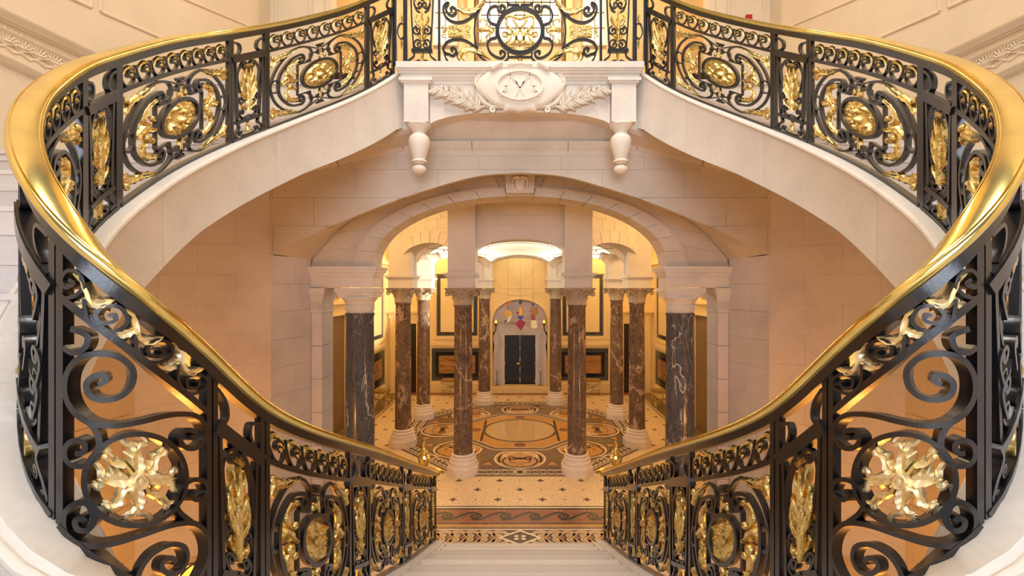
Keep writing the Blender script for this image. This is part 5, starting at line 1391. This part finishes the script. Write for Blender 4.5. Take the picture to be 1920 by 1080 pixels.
# ------------------------------------------------------------------ upper gallery
DG, ZG = 3.60, 3.3
wg = tag(MB().box(-1.9 * H, DG * H, H + ZB * H, 1.9 * H, (DG + .05) * H, H + ZG * H).build('wall_gallery_back', 'gilt_wall'), 'honey marble back wall of the upper gallery', kind='structure')
for sx in (-1, 1):
    a, b = sorted((sx * .985, sx * 1.33)); p = tag(MB().box(a * H, 2.40 * H, H + ZB * H, b * H, 2.48 * H, H + ZG * H).build('wall_gallery_pier_left' if sx < 0 else 'wall_gallery_pier_right', 'wall_up'), ('left' if sx < 0 else 'right') + ' pale stone pier of the gallery opening', kind='structure')
    for u, w_, o in ((1.015, .05, .02), (1.10, .012, .006), (1.26, .012, .006)):
        x0, x1 = sorted((sx * u, sx * (u + w_))); MB().box(x0 * H, (2.40 - o) * H, H + ZB * H, x1 * H, 2.40 * H, H + ZG * H).build('pier_moulding', 'wall_up', p)
    a, b = sorted((sx * 1.55, sx * 1.62)); tag(MB().box(a * H, 2.45 * H, H + ZB * H, b * H, DG * H, H + ZG * H).build('wall_gallery_left' if sx < 0 else 'wall_gallery_right', 'gilt_wall'), ('left' if sx < 0 else 'right') + ' honey marble side wall of the upper gallery', kind='structure')
    # slanting dado courses of the gallery side
    x0, x1 = sorted((sx * .62, sx * .36))
    for z0, z1, mt in ((.82, 1.74, 'plaster'), (1.74, 1.80, 'stone')): MB().box(x0 * H, (DG - .03) * H, H + z0 * H, x1 * H, DG * H, H + z1 * H).build('dado_course', mt, wg)
    x0, x1 = sorted((sx * .40, sx * .352)); MB().box(x0 * H, (DG - .08) * H, H + ZB * H, x1 * H, DG * H, H + ZG * H).build('pilaster', 'plaster', wg)
    x0, x1 = sorted((sx * .345, sx * .325)); MB().box(x0 * H, (DG - .05) * H, H + ZB * H, x1 * H, DG * H, H + ZG * H).build('window_jamb', 'panel_marble', wg)
tag(MB().box(-1.9 * H, 2.40 * H, H + ZG * H, 1.9 * H, (DG + .05) * H, H + (ZG + .05) * H).build('ceiling_gallery', 'plaster'), 'cream ceiling of the upper gallery', kind='structure')
def glass_window(name, xc, hw_, z0, z1, nx, nz, label, border=True):
    w = tag(rect_frame(MB(), xc - hw_ - .02, xc + hw_ + .02, z0 - .02, z1 + .02, .02, DG, .03).build(name, 'stone', None, 0), label, kind='structure')
    rr = random.Random(11); pw = 2 * hw_ / nx; ph = (z1 - z0) / nz
    for i in range(nx):
        for j in range(nz):
            edge = border and (i in (0, nx - 1) or j == 1)
            mt = rr.choice(['glass_white', 'glass_pink', 'glass_white']) if edge else rr.choice(['glass_yellow', 'glass_white', 'glass_yellow'])
            x0 = xc - hw_ + i * pw; zz = z0 + j * ph
            MB().box((x0 + .003) * H, (DG - .012) * H, H + (zz + .003) * H, (x0 + pw - .003) * H, (DG - .008) * H, H + (zz + ph - .003) * H).build('pane', mt, w, 0)
    m = MB()
    for i in range(1, nx): m.box((xc - hw_ + i * pw - .003) * H, (DG - .018) * H, H + z0 * H, (xc - hw_ + i * pw + .003) * H, (DG - .004) * H, H + z1 * H)
    for j in range(1, nz): m.box((xc - hw_) * H, (DG - .018) * H, H + (z0 + j * ph - .003) * H, (xc + hw_) * H, (DG - .004) * H, H + (z0 + j * ph + .003) * H)
    m.build('leading', 'bronze', w, 0); return w
glass_window('window_1', 0, .30, 1.92, 2.62, 9, 7, 'tall leaded stained glass window behind the balcony railing')
glass_window('window_2', -.58, .075, 1.90, 2.62, 2, 6, 'narrow leaded window left of the tall stained glass window', False)
glass_window('window_3', .58, .075, 1.90, 2.62, 2, 6, 'narrow leaded window right of the tall stained glass window', False)
for sx in (-1, 1):
    # bronze bowl on a tripod, seen through the upper balustrade
    c = PX(975 + sx * 330, 205, 2.12); c.z = H + ZB * H
    root = thing('bronze_bowl_stand', 'bronze bowl on a tripod stand in the gallery behind the ' + ('left' if sx < 0 else 'right') + ' upper balustrade', 'bowl stand', c, 'bronze bowl stands in the gallery')
    MB().lathe([(.03, .36), (.10, .38), (.17, .46), (.19, .54), (.20, .56), (.17, .55), (.14, .46), (.03, .42)], 20, c).build('bowl', 'bronze', root)
    for j in range(3):
        a = j * 2 * PI / 3 + .4; MB().tube([c + Vector((.12 * math.cos(a), .12 * math.sin(a), .42)), c + Vector((.07 * math.cos(a), .07 * math.sin(a), .22)), c + Vector((.15 * math.cos(a), .15 * math.sin(a), .01))], .015, 6).build('leg', 'bronze', root)
    MB().tube([c + Vector((-.02, 0, .50)), c + Vector((.10, 0, .62)), c + Vector((.32, 0, .70))], .012, 6).build('handle', 'bronze', root)
# red box on the right pier
p = PX(1402, 37, 2.40); root = thing('red_alarm_box', 'small red alarm box above the right handrail', 'alarm', p)
MB().box(p.x - .05, 2.40 * H - .06, p.z - .06, p.x + .06, 2.40 * H, p.z + .07).build('housing', 'red', root, 0)
MB().prism([(p.x - .05, 2.40 * H - .05, p.z - .05), (p.x - .05, 2.40 * H - .05, p.z + .03), (p.x - .11, 2.40 * H - .09, p.z - .03)], (0, .02, 0)).build('flap', 'red', root, 0)
